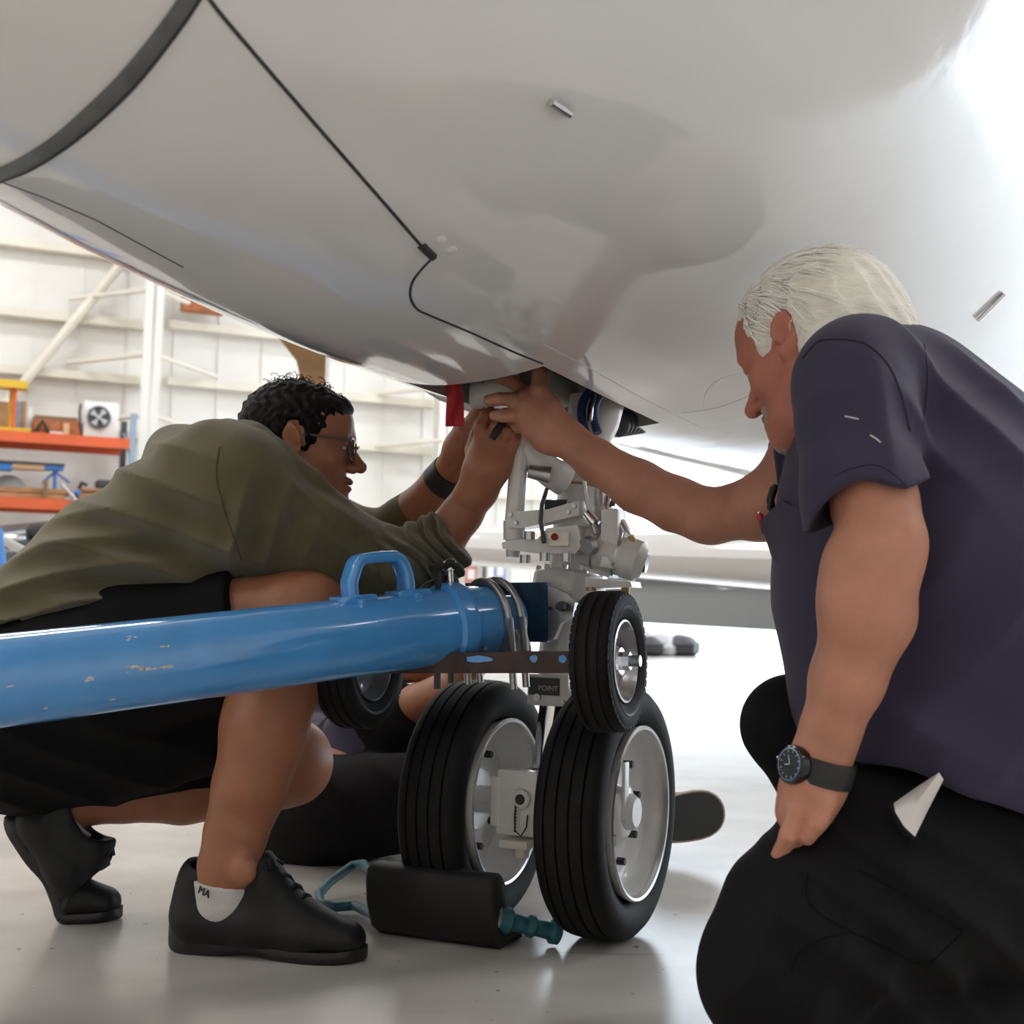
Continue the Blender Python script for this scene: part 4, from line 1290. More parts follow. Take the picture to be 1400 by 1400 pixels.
class Soft:
    """union of tapered limbs and ellipsoids with smooth joints, turned into one mesh"""
    def __init__(s, h):
        s.h, s.ops = h, []

    def _push(s, fn, lo, hi, k, op):
        m = k + .03
        s.ops.append((fn, np.array(lo) - m, np.array(hi) + m, k, op))

    def limb(s, pts, k=.03, wide=None, op='add', clips=(), kin=None):
        """pts: (point, radius) list"""
        for i in range(len(pts) - 1):
            (a, ra), (b, rb_) = pts[i], pts[i + 1]
            a, b = np.array(a, float), np.array(b, float)
            f = wide[1] if wide else 1
            R_ = max(ra, rb_) * max(f, 1)
            w = np.array(wide[0], float) / np.linalg.norm(wide[0]) if wide else None

            def fn(X, Y, Z, a=a, b=b, ra=ra, rb_=rb_, w=w, f=f):
                ab = b - a
                L = max(float(ab @ ab), 1e-12)
                dx, dy, dz = X - a[0], Y - a[1], Z - a[2]
                t = np.clip((dx * ab[0] + dy * ab[1] + dz * ab[2]) / L, 0, 1)
                dx = dx - t * ab[0]; dy = dy - t * ab[1]; dz = dz - t * ab[2]
                if w is not None:
                    q = (dx * w[0] + dy * w[1] + dz * w[2]) * (1 - 1 / f)
                    dx = dx - q * w[0]; dy = dy - q * w[1]; dz = dz - q * w[2]
                d = np.sqrt(dx * dx + dy * dy + dz * dz) - (ra + t * (rb_ - ra))
                for (cp, cn) in clips:
                    d = np.maximum(d, (X - cp[0]) * cn[0] + (Y - cp[1]) * cn[1] + (Z - cp[2]) * cn[2])
                return d
            s._push(fn, np.minimum(a, b) - R_, np.maximum(a, b) + R_, (kin if (i > 0 and kin is not None) else k), op)
        return s

    def ell(s, c, r, Mx=None, k=.02, op='add'):
        c = np.array(c, float)
        r = np.array(r, float)
        A = np.array(Mx) if Mx is not None else np.eye(3)
        R_ = float(r.max())

        def fn(X, Y, Z):
            dx, dy, dz = X - c[0], Y - c[1], Z - c[2]
            u = (dx * A[0, 0] + dy * A[1, 0] + dz * A[2, 0])
            v = (dx * A[0, 1] + dy * A[1, 1] + dz * A[2, 1])
            w = (dx * A[0, 2] + dy * A[1, 2] + dz * A[2, 2])
            k0 = np.sqrt((u / r[0])**2 + (v / r[1])**2 + (w / r[2])**2)
            k1 = np.sqrt((u / r[0]**2)**2 + (v / r[1]**2)**2 + (w / r[2]**2)**2)
            return k0 * (k0 - 1) / np.maximum(k1, 1e-6)
        s._push(fn, c - R_, c + R_, k, op)
        return s

    def cut(s, p, n, lo=None, hi=None):
        """keep the side behind the plane"""
        p, n = np.array(p, float), np.array(n, float) / np.linalg.norm(n)
        fn = lambda X, Y, Z: (X - p[0]) * n[0] + (Y - p[1]) * n[1] + (Z - p[2]) * n[2]
        s.ops.append((fn, np.array(lo) if lo is not None else None, np.array(hi) if hi is not None else None, 0, 'cut'))
        return s

    def fold(s, fn, c, r):
        """add fn(X,Y,Z) to the field inside a soft ball"""
        c = np.array(c, float)

        def g(X, Y, Z):
            q = np.clip(1 - ((X - c[0])**2 + (Y - c[1])**2 + (Z - c[2])**2) / r**2, 0, 1)
            return fn(X, Y, Z) * q * q * (3 - 2 * q)
        s.ops.append((g, c - r, c + r, 0, 'fold'))
        return s

    def mesh(s, name, m, parent, smooth_it=1):
        los = [o[1] for o in s.ops if o[4] == 'add']
        his = [o[2] for o in s.ops if o[4] == 'add']
        lo, hi = np.min(los, 0), np.max(his, 0)
        h = s.h
        n = np.ceil((hi - lo) / h).astype(int) + 1
        A = np.full(n, .05, np.float32)
        ax = [(lo[i] + h * np.arange(n[i])).astype(np.float32) for i in range(3)]
        for fn, l0, h0, k, op in s.ops:
            if l0 is None: l0, h0 = lo, hi
            i0 = np.clip(np.floor((l0 - lo) / h).astype(int), 0, n - 1)
            i1 = np.clip(np.ceil((h0 - lo) / h).astype(int) + 1, 1, n)
            if (i1 <= i0).any(): continue
            sl = tuple(slice(i0[q], i1[q]) for q in range(3))
            d = fn(ax[0][sl[0]][:, None, None], ax[1][sl[1]][None, :, None], ax[2][sl[2]][None, None, :])
            a = A[sl]
            if op == 'add':
                if k > 0:
                    hh = np.maximum(k - np.abs(a - d), 0)
                    A[sl] = np.minimum(a, d) - hh * hh / (4 * k)
                else:
                    A[sl] = np.minimum(a, d)
            elif op == 'sub':
                d = -d
                if k > 0:
                    hh = np.maximum(k - np.abs(a - d), 0)
                    A[sl] = np.maximum(a, d) + hh * hh / (4 * k)
                else:
                    A[sl] = np.maximum(a, d)
            elif op == 'cut':
                A[sl] = np.maximum(a, d)
            else:
                A[sl] = a + d
        A = np.clip(A, -.05, .05)
        g = openvdb.FloatGrid(.05)
        g.copyFromArray(np.ascontiguousarray(A, np.float32))
        pts, tri, quad = g.convertToPolygons(0.0, 0.0)
        pts = np.asarray(pts, np.float64) * h + lo
        quad = np.asarray(quad).reshape(-1, 4)
        tri = np.asarray(tri).reshape(-1, 3)
        for _ in range(smooth_it):
            acc = np.zeros_like(pts); cnt = np.zeros(len(pts))
            for q in range(4):
                aq, bq = quad[:, q], quad[:, (q + 1) % 4]
                for w in range(3):
                    acc[:, w] += np.bincount(aq, pts[bq, w], len(pts)) + np.bincount(bq, pts[aq, w], len(pts))
                cnt += np.bincount(aq, minlength=len(pts)) + np.bincount(bq, minlength=len(pts))
            ok = cnt > 0
            pts[ok] = pts[ok] * .5 + acc[ok] / cnt[ok, None] * .5
        s.pts, s.faces = pts, quad.tolist() + tri.tolist()
        me = bpy.data.meshes.new(name)
        me.from_pydata(pts.tolist(), [], s.faces)
        for mm in (m if isinstance(m, (list, tuple)) else [m]):
            me.materials.append(mm)
        # outward normals: signed volume
        v = pts[quad]
        vol = np.einsum('ij,ij->i', v[:, 0], np.cross(v[:, 1], v[:, 2])).sum() + np.einsum('ij,ij->i', v[:, 0], np.cross(v[:, 2], v[:, 3])).sum()
        if vol < 0:
            me.flip_normals()
        me.shade_smooth()
        o = bpy.data.objects.new(name, me)
        link(o, parent)
        return o


def J(px, py, Y, r):
    """joint seen at a pixel at depth Y with a radius in pixels there"""
    return (U(px, py, Y), r * Y / F)


def JJ(*a):
    return [J(*q) for q in a]


def surf_bvh(soft):
    return BVHTree.FromPolygons([tuple(p) for p in soft.pts], soft.faces)


def surf_line(bv, pts, r, name, m, parent, lift=0.0):
    P = []
    for p in pts:
        d = ray(*p)
        loc, n, i, ds = bv.ray_cast(CO, d)
        if loc is not None:
            P.append(loc - d * lift)
    if len(P) < 2: return None
    mb = MB(); mb.tube(P, r, 6)
    return mb.build(name, M[m], parent)


def wob(fx, fy, fz, ph, w=2.0):
    """warped sine ridges across direction f (radians per metre)"""
    return lambda X, Y, Z: 1.0 - 2.0 * np.abs(np.sin(.5 * (fx * X + fy * Y + fz * Z + ph + w * np.sin(11 * X + 7 * Z + ph) + .7 * w * np.sin(9 * Y - 13 * Z))))


def head(S, c, f, up, sc, nose=1.0, jaw=1.0, ears=True):
    """adds a whole head with face to a Soft; c: centre at eye level, f: facing direction"""
    f = V(f).normalized()
    up = (V(up) - f * V(up).dot(f)).normalized()
    lf = up.cross(f)                                      # the person's left
    A = Matrix((f, lf, up)).transposed()
    P = lambda x, y, z: V(c) + A @ V((x * sc, y * sc, z * sc))
    S.ell(P(-.012, 0, .032), (.100 * sc, .077 * sc, .087 * sc), A, 0)
    S.ell(P(.030, 0, -.030), (.062 * sc, .061 * sc, .080 * sc), A, .03 * sc)
    S.ell(P(.042, 0, .048), (.054 * sc, .060 * sc, .046 * sc), A, .03 * sc)
    for y in (-1, 1):
        S.limb([(P(.0, .054 * y * jaw, -.058), .017 * sc), (P(.066, .018 * y, -.100), .016 * sc)], .035 * sc)
        S.ell(P(.060, .040 * y, -.026), (.022 * sc, .024 * sc, .018 * sc), A, .02 * sc)
    S.limb([(P(.080, -.032, .020), .013 * sc), (P(.086, 0, .018), .013 * sc), (P(.080, .032, .020), .013 * sc)], .018 * sc)
    S.ell(P(.082, 0, -.100), (.016 * sc, .02 * sc, .015 * sc), A, .018 * sc)
    for y in (-1, 1):                                      # eye sockets
        S.ell(P(.103, .031 * y, .001), (.020 * sc, .019 * sc, .013 * sc), A, .014 * sc, 'sub')
    for y in (-1, 1):                                      # lids over the eyeballs
        S.ell(P(.078, .031 * y, .0055), (.0145 * sc, .0165 * sc, .0085 * sc), A, .004 * sc)
        S.ell(P(.077, .031 * y, -.009), (.0135 * sc, .0155 * sc, .006 * sc), A, .004 * sc)
    S.limb([(P(.090, 0, .010), .0085 * sc), (P(.103, 0, -.016), .0095 * sc), (P(.1135 * nose, 0, -.034), .0125 * sc)], .012 * sc, kin=.006)
    for y in (-1, 1):
        S.ell(P(.101, .0125 * y, -.0385), (.012 * sc, .0085 * sc, .0085 * sc), A, .006 * sc)
        S.ell(P(.107, .0075 * y, -.0475), (.006 * sc, .0035 * sc, .004 * sc), A, .003, 'sub')
    S.ell(P(.092, 0, -.0635), (.0125 * sc, .023 * sc, .0085 * sc), A, .006 * sc)
    S.ell(P(.0895, 0, -.0775), (.0125 * sc, .021 * sc, .0085 * sc), A, .006 * sc)
    S.ell(P(.103, 0, -.0705), (.013 * sc, .025 * sc, .0022 * sc), A, .003, 'sub')
    if ears:
        for y in (-1, 1):
            EA = A @ Matrix.Rotation(R(-12), 3, 'Y') @ Matrix.Rotation(R(18 * y), 3, 'Z')
            S.ell(P(-.010, .079 * y, .002), (.020 * sc, .0075 * sc, .032 * sc), EA, .005)
            S.ell(P(-.002, .078 * y, -.024), (.010 * sc, .007 * sc, .012 * sc), EA, .006)
            S.ell(P(-.006, .087 * y, .005), (.0115 * sc, .0062 * sc, .021 * sc), EA, .004, 'sub')
            S.ell(P(.001, .084 * y, -.010), (.006 * sc, .006 * sc, .007 * sc), EA, .003, 'sub')
    return P, A


def eyes(P, A, sc, parent, gaze=(0, 0)):
    for y in (-1, 1):
        mb = MB(); mb.ball(P(.0765, .031 * y, -.001), .0125 * sc, n=20); e = mb.build('eye', M['eye_white'], parent)
        q = A @ V((1, gaze[0], gaze[1])).normalized()
        mb = MB(); mb.ball(P(.0765, .031 * y, -.001) + q * .0088 * sc, .0052 * sc, n=14); mb.build('iris', M['iris'], e)


def shoe(parent, heel, d, length, bend=0.0, roll_up=V((0, 0, 1)), lab=None, sole='sole_black', side=1):
    """sports shoe: heel point on the ground, direction d; bend lifts the heel about the ball"""
    d = V(d).normalized()
    lt = roll_up.cross(d).normalized()
    k = length / .31
    S = Soft(.003)
    up = lambda x, y, z: V((x, y, z))
    S.limb([(up(.048, 0, .05), .044), (up(.14, 0, .050), .042), (up(.215, 0, .036), .035), (up(.281, 0, .029), .0265)], .02, wide=((0, 1, 0), 1.3))
    S.limb([(up(.048, 0, .06), .043), (up(.052, 0, .108), .039)], .02)
    S.limb([(up(.052, 0, .09), .040), (up(.12, 0, .09), .040)], .02)
    S.limb([(up(.10, 0, .095), .040), (up(.142, 0, .110), .032), (up(.192, 0, .062), .030), (up(.262, 0, .030), .027)], .016, wide=((0, 1, 0), 1.15))
    S.limb([(up(.128, 0, .116), .028), (up(.134, 0, .138), .024)], .012, wide=((0, 1, 0), 1.15))
    S.limb([(up(.056, 0, .118), .030), (up(.108, 0, .118), .029)], .006, op='sub')
    S.limb([(up(.056, 0, .16), .032), (up(.108, 0, .16), .031)], .006, op='sub')
    S.limb([(up(.070, 0, .172), .05), (up(.098, 0, .168), .05)], .01, op='sub', wide=((0, 1, 0), 1.6))
    S.cut((0, 0, .016), (0, 0, -1))
    so = S.mesh('shoe', M['shoe_black'], None)
    bpx = .215

    def tf(p):
        x, y, z = p[0], p[1], p[2]
        if bend:
            t = min(1, max(0, (bpx + .02 - x) / .06))
            a = bend * t * t * (3 - 2 * t)
            if x < bpx + .02:
                dx, dz = x - bpx, z - .0
                x, z = bpx + dx * math.cos(a) + dz * math.sin(a) * .9, -dx * math.sin(a) + dz * math.cos(a)
                z += .0
        return V(heel) + d * x * k + lt * y * k + roll_up * z * k
    me = so.data
    for v in me.vertices: v.co = tf(v.co)
    so.parent = parent
    so.matrix_parent_inverse = parent.matrix_world.inverted()
    if lab: so['label'] = lab
    # sole: lofted strip with a flared, rounded edge
    def half(x):
        xs = [0, .012, .04, .09, .14, .19, .23, .265, .29, .305, .31]
        ys = [.012, .028, .038, .037, .036, .042, .047, .044, .034, .018, .008]
        return herm(xs, ys, x)
    rings = []
    for i in range(33):
        x = .31 * i / 32
        w = half(x)
        lift = .004 * max(0, (x - .25) / .06)**2 + .006 * max(0, (.03 - x) / .03)**2
        th = .030 if x < .13 else .030 - .012 * min(1, (x - .13) / .06)
        arch = .007 * math.exp(-((x - .135) / .03)**2)
        rings.append([V((x, a * w, lift + arch * (b < .5) + b * th)) for a, b in ((-.9, 0), (-1.0, .2), (-1.02, .6), (-.97, 1), (0, 1.15), (.97, 1), (1.02, .6), (1.0, .2), (.9, 0), (0, 0))])
    # finer in bend area is given by 33 stations
    mb = MB(); mb.ring_loft([[tf(p) for p in r] for r in rings]); mb.build('sole', M[sole], so, smooth=50)
    # glossy heel window on both flanks
    for sy in (-1, 1):
        pts = [V((.02 + .075 * q / 8, sy * (half(.02 + .075 * q / 8) + .0005), .034 - .014 * q / 8 + .003 * math.sin(q))) for q in range(9)]
        mb = MB(); mb.tube([tf(p) for p in pts], [.003 + .002 * math.sin(math.pi * q / 8) for q in range(9)], 8); mb.build('heel_window', M['gloss_black'], so)
    # laces
    for q in range(5):
        t = q / 4
        x, z = .163 + .066 * t, .130 - .056 * t
        w = .019
        pts = [V((x - .006, -w - .005, z - .018)), V((x - .002, -w * .6, z - .002)), V((x, 0, z + .0025)), V((x + .002, w * .6, z - .002)), V((x + .006, w + .005, z - .018))]
        mb = MB(); mb.tube([tf(p) for p in pts], .0042 * k, 8); mb.build('lace', M['shoe_black'], so)
    for sy in (-1, 1):
        mb = MB(); mb.tube([tf(V(p)) for p in ((.158, 0, .140), (.154, .012 * sy, .144), (.164, .026 * sy, .128), (.170, .014 * sy, .132), (.160, .002 * sy, .140))], .003 * k, 8); mb.build('lace', M['shoe_black'], so)
    return so, tf
# ================================================================ man in the olive hoodie, squatting at the left
man1 = empty('person', GD(330, 1290), 'dark haired person in olive hoodie and black shorts squatting behind the blue tow bar', 'person', None)
YA = V((0, 1, 0))
S = Soft(.0036)
# near (right) leg
S.limb(JJ((130, 930, 2.16, 86), (300, 868, 2.15, 78), (392, 846, 2.13, 62), (420, 842, 2.125, 56)), 0, kin=.0)
S.limb(JJ((418, 846, 2.125, 57), (398, 885, 2.115, 54), (380, 935, 2.10, 57), (362, 1000, 2.07, 57), (342, 1075, 2.055, 50)), .035, kin=.012)
S.limb(JJ((342, 1075, 2.055, 50), (322, 1140, 2.045, 43), (311, 1185, 2.037, 40), (306, 1225, 2.037, 34)), .012, wide=((0, 1, 0), .72), kin=.006)
S.ell(U(352, 985, 2.09), (.05, .05, .10), None, .03)          # calf
S.ell(U(440, 850, 2.11), (.035, .045, .045), None, .03)       # kneecap
S.ell(U(335, 1192, 2.005), (.018, .012, .020), None, .02)     # ankle bone
# far (left) leg
S.limb(JJ((150, 1000, 2.4, 80), (320, 1022, 2.42, 62), (392, 1040, 2.42, 56)), 0)
S.limb(JJ((396, 1044, 2.42, 54), (340, 1072, 2.40, 44), (250, 1085, 2.36, 40), (170, 1090, 2.32, 33), (105, 1103, 2.28, 27), (70, 1130, 2.26, 26)), .03, kin=.012)
# core, so that the body is one figure inside its clothes
S.limb(JJ((20, 930, 2.24, 80), (20, 860, 2.26, 60), (150, 755, 2.27, 62), (300, 680, 2.27, 62)), .04, wide=((0, 1, 0), 1.5))
S.limb(JJ((20, 930, 2.24, 80), (140, 940, 2.2, 78)), .03)
S.limb(JJ((20, 930, 2.28, 80), (150, 1000, 2.38, 76)), .03)
S.limb(JJ((305, 668, 2.27, 50), (350, 640, 2.27, 46), (385, 620, 2.27, 46)), .03)
# near arm
S.limb(JJ((322, 668, 2.17, 52), (430, 735, 2.21, 46), (540, 784, 2.25, 38), (600, 742, 2.25, 33), (632, 702, 2.24, 28), (655, 668, 2.215, 25)), .03, kin=.01)
S.limb(JJ((652, 672, 2.215, 24), (664, 642, 2.195, 26), (672, 618, 2.2, 26)), .015, wide=((1, -.35, 0), 1.18))
S.ell(U(672, 625, 2.19), (.036, .022, .04), Matrix.Rotation(R(14), 3, 'Y'), .015)
for ch in (((656, 602, 2.195, 9.6), (657, 584, 2.18, 8.8), (664, 568, 2.185, 8), (671, 562, 2.2, 7)),
           ((672, 600, 2.18, 9.8), (679, 583, 2.165, 8.8), (687, 573, 2.185, 8), (689, 577, 2.21, 7.4)),
           ((686, 606, 2.18, 9.6), (694, 592, 2.165, 8.6), (700, 584, 2.185, 8), (699, 588, 2.21, 7.2)),
           ((697, 616, 2.185, 9), (703, 604, 2.175, 8), (706, 597, 2.19, 7.4), (704, 599, 2.21, 6.6)),
           ((652, 640, 2.2, 11), (645, 616, 2.215, 10), (651, 594, 2.22, 9), (660, 578, 2.22, 7.5))):
    S.limb(JJ(*ch), .007, kin=.004)
# far arm
S.limb(JJ((330, 655, 2.42, 50), (440, 730, 2.47, 42), (515, 745, 2.46, 35), (570, 698, 2.40, 30), (600, 662, 2.36, 25), (618, 640, 2.33, 21)), .03, kin=.01)
S.limb(JJ((618, 640, 2.33, 21), (632, 612, 2.30, 23), (640, 594, 2.28, 22)), .012, wide=((1, 0, .4), 1.12))
for ch in (((640, 588, 2.27, 9), (648, 571, 2.26, 8.4), (656, 561, 2.25, 7.8), (664, 558, 2.24, 7)),
           ((648, 594, 2.26, 9), (658, 578, 2.25, 8.2), (667, 570, 2.24, 7.6), (672, 569, 2.24, 7)),
           ((650, 604, 2.26, 8.6), (663, 592, 2.25, 8), (672, 584, 2.24, 7.2)),
           ((634, 600, 2.29, 9), (639, 580, 2.28, 8), (649, 566, 2.26, 7.4))):
    S.limb(JJ(*ch), .006, kin=.004)
# head
f1 = V((math.cos(R(-4)), -math.sin(R(-4)), 0)) * math.cos(R(-2)) + UP * math.sin(R(-2))
hc1 = U(408, 610, 2.272) + V((.004, 0, 0))
P1, A1 = head(S, hc1, f1, UP, .93, nose=1.03)
body1 = S.mesh('body', M['skin_tan'], man1)
eyes(P1, A1, .93, body1, (0, .12))
for y in (-1, 1):
    mb = MB(); mb.tube([P1(.083, .016 * y, .019), P1(.0865, .030 * y, .0245), P1(.079, .047 * y, .019)], [.0028, .004, .0022], 8); mb.build('eyebrow', M['hair_dark'], body1)
mb = MB(); mb.ball(P1(.0965, 0, -.0635), (.0075, .019, .006), A1, 14); mb.ball(P1(.0945, 0, -.0772), (.0075, .017, .006), A1, 14); mb.build('lips', M['lip'], body1)
# hair: a cap with a ragged curly edge
hs = .93
Hh = Soft(.0032)
Hh.ell(P1(-.016, 0, .036), (.107 * hs, .084 * hs, .092 * hs), A1, 0)
Hh.ell(P1(.040, 0, .072), (.056 * hs, .062 * hs, .032 * hs), A1, .02)
Hh.ell(P1(-.070, 0, -.02), (.050 * hs, .066 * hs, .060 * hs), A1, .03)
for y in (-1, 1):
    Hh.limb([(P1(.008, .064 * y, .03), .015), (P1(.014, .067 * y, .012), .008), (P1(.014, .0675 * y, .0), .004)], .02)
# keep face, ears and neck free
Hh.ell(P1(.085, 0, -.012), (.062 * hs, .10 * hs, .070 * hs), A1, .012, 'sub')
for y in (-1, 1):
    Hh.ell(P1(-.005, .090 * y, .003), (.027 * hs, .027 * hs, .042 * hs), A1, .005, 'sub')
    Hh.ell(P1(.045, .085 * y, -.050), (.050 * hs, .05 * hs, .045 * hs), A1, .008, 'sub')
Hh.limb([(P1(.03, -.08, -.085), .05), (P1(.03, .08, -.085), .05)], .01, op='sub')
c_ = P1(-.01, 0, .04)
Hh.fold(lambda X, Y, Z: .0035 * np.sin(190 * X + 3 * np.sin(90 * Z + 60 * Y)) * np.sin(170 * Z + 3 * np.sin(80 * X)) - .002 * np.sin(260 * X + 210 * Z), c_, .16)
hair1 = Hh.mesh('hair', M['hair_dark'], man1, 1)
random.seed(5)
mb = MB()
for k in range(150):
    a = random.uniform(-2.3, .65); u_ = random.uniform(-.9, .9)
    n_ = (A1 @ V((math.sin(a) * -1 if False else -math.sin(-a - 1.0) * 0 + math.cos(a + 1.57) * 1, u_ * .8, math.sin(a + 1.57)))).normalized()
    base = P1(-.012, 0, .038) + A1 @ V((math.cos(a + 1.57) * .102 * hs, u_ * .07 * hs, math.sin(a + 1.57) * .088 * hs)) * (1 - .12 * u_ * u_)
    if (base - P1(0, 0, 0)).dot(A1 @ V((0, 0, 1))) < -.02 or ((base - P1(0, 0, 0)).dot(A1 @ V((1, 0, 0))) > .05 and (base - P1(0, 0, 0)).dot(A1 @ V((0, 0, 1))) < .085): continue
    t1 = V((random.uniform(-1, 1), random.uniform(-1, 1), random.uniform(-1, 1))).normalized()
    r_ = random.uniform(.004, .009)
    t2 = n_.cross(t1).normalized()
    mb.tube([base + n_ * (r_ * 1.1 * (1 - math.cos(q * .9)) * .6) + t2 * r_ * math.sin(q * .9) + t1 * .002 * q for q in range(7)], [.0009, .0009, .0008, .0007, .0006, .0005, .0003], 4)
o = mb.build('hair_curls', M['hair_dark'], hair1, fix=False); o['kind'] = 'stuff'
# spectacles
gl = MB()
for y in (-1, 1):
    ringp = []
    for q in range(20):
        a = 2 * math.pi * q / 20
        cx, cz = math.cos(a), math.sin(a)
        ringp.append(P1(.107 - .010 * abs(.033 * y + cx * .027) / .06, .034 * y + .027 * (abs(cx)**.6) * (1 if cx > 0 else -1), -.006 + .021 * (abs(cz)**.6) * (1 if cz > 0 else -1)))
    gl.tube(ringp, .0017, 8, closed=True)
    gl.tube([P1(.098, .062 * y, .008), P1(.093, .071 * y, .010), P1(.05, .0755 * y, .012), P1(.012, .0765 * y, .014)], [.0026, .0026, .002, .002], 8)
gl.tube([P1(.108, -.009, .002), P1(.111, 0, .005), P1(.108, .009, .002)], .0016, 8)
g1 = gl.build('glasses', M['glasses'], man1)
for y in (-1, 1):
    mb = MB(); mb.prism([P1(.1045, .034 * y + .026 * math.cos(2 * math.pi * q / 16), -.006 + .019 * math.sin(2 * math.pi * q / 16)) for q in range(16)], A1 @ V((.001, 0, 0))); mb.build('lens', M['lens'], g1)
# wrist band on the far arm
wb0, wb1 = U(603, 661, 2.358), U(617, 644, 2.335)
mb = MB(); dv = (wb1 - wb0); rr_ = 26 * 2.35 / F
mb.lathe(wb0, dv, [(0, rr_ * 1.02), (.001, rr_ * 1.12), (dv.length, rr_ * 1.04), (dv.length + .001, rr_ * .95)], 32)
mb.build('wristband', M['dark'], man1)

# hoodie
S = Soft(.0042)
W1 = ((0, 1, 0), 1.75)
S.limb(JJ((-70, 968, 2.27, 70), (45, 852, 2.27, 78), (150, 772, 2.28, 88), (248, 714, 2.28, 95), (300, 686, 2.28, 92)), 0, wide=W1, kin=.02)
S.limb(JJ((60, 845, 2.24, 40), (200, 800, 2.22, 50), (330, 745, 2.21, 60)), .05, wide=((0, 1, 0), 1.9), kin=.02)
S.limb(JJ((295, 650, 2.15, 70), (322, 662, 2.13, 75)), .06)
S.limb(JJ((318, 670, 2.17, 78), (430, 735, 2.20, 68), (530, 783, 2.24, 58), (556, 784, 2.24, 54)), .05, kin=.02)
cuffn = (U(634, 720, 2.24) - U(560, 786, 2.24)).normalized()
S.limb(JJ((552, 786, 2.24, 54), (590, 758, 2.24, 49), (616, 733, 2.24, 41), (626, 722, 2.24, 37)), .03, kin=.015, clips=((U(613, 732, 2.24), cuffn),))
S.limb(JJ((318, 650, 2.42, 68), (440, 728, 2.47, 54), (520, 746, 2.46, 44)), .05, kin=.02)
cuffn2 = (U(600, 662, 2.36) - U(520, 745, 2.46)).normalized()
S.limb(JJ((516, 748, 2.46, 44), (552, 718, 2.42, 37), (574, 694, 2.40, 32)), .025, kin=.015, clips=((U(574, 694, 2.40), cuffn2),))
# hood lying on the back, collar
S.limb(JJ((250, 622, 2.2, 30), (236, 618, 2.28, 30), (252, 618, 2.36, 30)), .03)
S.limb(JJ((262, 630, 2.27, 44), (330, 632, 2.27, 48), (362, 622, 2.27, 46)), .035, wide=((0, 1, 0), 1.35))
S.limb(JJ((335, 600, 2.2, 20), (372, 632, 2.17, 22), (420, 668, 2.19, 22)), .025)
S.limb(JJ((335, 592, 2.34, 18), (380, 632, 2.37, 20)), .025)
S.limb(JJ((236, 606, 2.26, 11), (268, 593, 2.2, 11), (312, 586, 2.17, 11), (352, 592, 2.16, 12), (384, 618, 2.155, 12), (428, 655, 2.16, 12), (470, 692, 2.18, 11), (515, 735, 2.22, 10)), .010)
S.limb(JJ((232, 622, 2.16, 8), (268, 616, 2.14, 9), (310, 616, 2.11, 9), (345, 606, 2.12, 8)), .012)
S.limb(JJ((228, 640, 2.16, 7), (262, 642, 2.11, 8), (300, 634, 2.07, 7)), .012)
# neck opening
S.limb(JJ((385, 604, 2.27, 40), (360, 628, 2.27, 40)), .01, op='sub')
S.limb(JJ((430, 590, 2.27, 50), (480, 640, 2.27, 60)), .01, op='sub')
S.limb(JJ((258, 605, 2.27, 14), (310, 600, 2.26, 15), (350, 604, 2.24, 16)), .008, op='sub')
S.limb(JJ((246, 611, 2.155, 4), (285, 606, 2.13, 6), (322, 604, 2.12, 5)), .004, op='sub')
# folds: crumpled sleeve, drag lines on the back and from armpit
ax_ = cuffn
def slv(X, Y, Z):
    p0 = U(560, 786, 2.24)
    t = (X - p0.x) * ax_.x + (Y - p0.y) * ax_.y + (Z - p0.z) * ax_.z
    return -.013 * np.sin(t * 270 + 1.6 * np.sin(60 * Z + 40 * Y) + 1.2 * np.sin(50 * X))
S.fold(slv, U(582, 764, 2.19), .11)
S.fold(lambda X, Y, Z: -.007 * wob(70, 10, 95, 0, 1.2)(X, Y, Z), U(470, 745, 2.16), .12)
S.fold(lambda X, Y, Z: -.008 * wob(22, 8, 78, 1.0, 1.0)(X, Y, Z), U(200, 745, 2.1), .26)
S.fold(lambda X, Y, Z: -.007 * wob(-20, 10, 120, 2.0, 1.1)(X, Y, Z), U(100, 815, 2.1), .2)
S.fold(lambda X, Y, Z: -.007 * wob(90, 20, -40, .4, 1.3)(X, Y, Z), U(380, 735, 2.05), .13)
S.fold(lambda X, Y, Z: -.005 * wob(60, 30, 60, .4, 1.3)(X, Y, Z), U(430, 690, 2.1), .10)
S.cut(U(0, 866, 2.25), (0.30, 0, -1), U(-200, 1000, 2.3) - V((.2, .5, .3)), U(90, 800, 2.3) + V((0, .5, .3)))
hood = S.mesh('hoodie', M['hoodie'], man1)
bvh1 = surf_bvh(S)
for nm, c_, n_, r_ in (('cuff', U(611, 734, 2.24), cuffn, 39 * 2.24 / F),):
    mb = MB(); mb.lathe(c_ - n_ * .040, n_, [(0, r_ * 1.12), (.008, r_ * 1.15), (.03, r_ * 1.08), (.041, r_ * 1.02), (.044, r_ * .98), (.043, r_ * .82)], 40); mb.build(nm, M['rib_knit'], hood)
surf_line(bvh1, smooth_px([(0, 848), (40, 852), (80, 846), (140, 838), (230, 812), (330, 786)]), .0016, 'hem_seam', 'rib_knit', hood)
surf_line(bvh1, smooth_px([(300, 612), (296, 650), (305, 690), (318, 730), (330, 765)]), .0014, 'sleeve_seam', 'rib_knit', hood)
for a, b in (((372, 640), (386, 690)),):
    pass

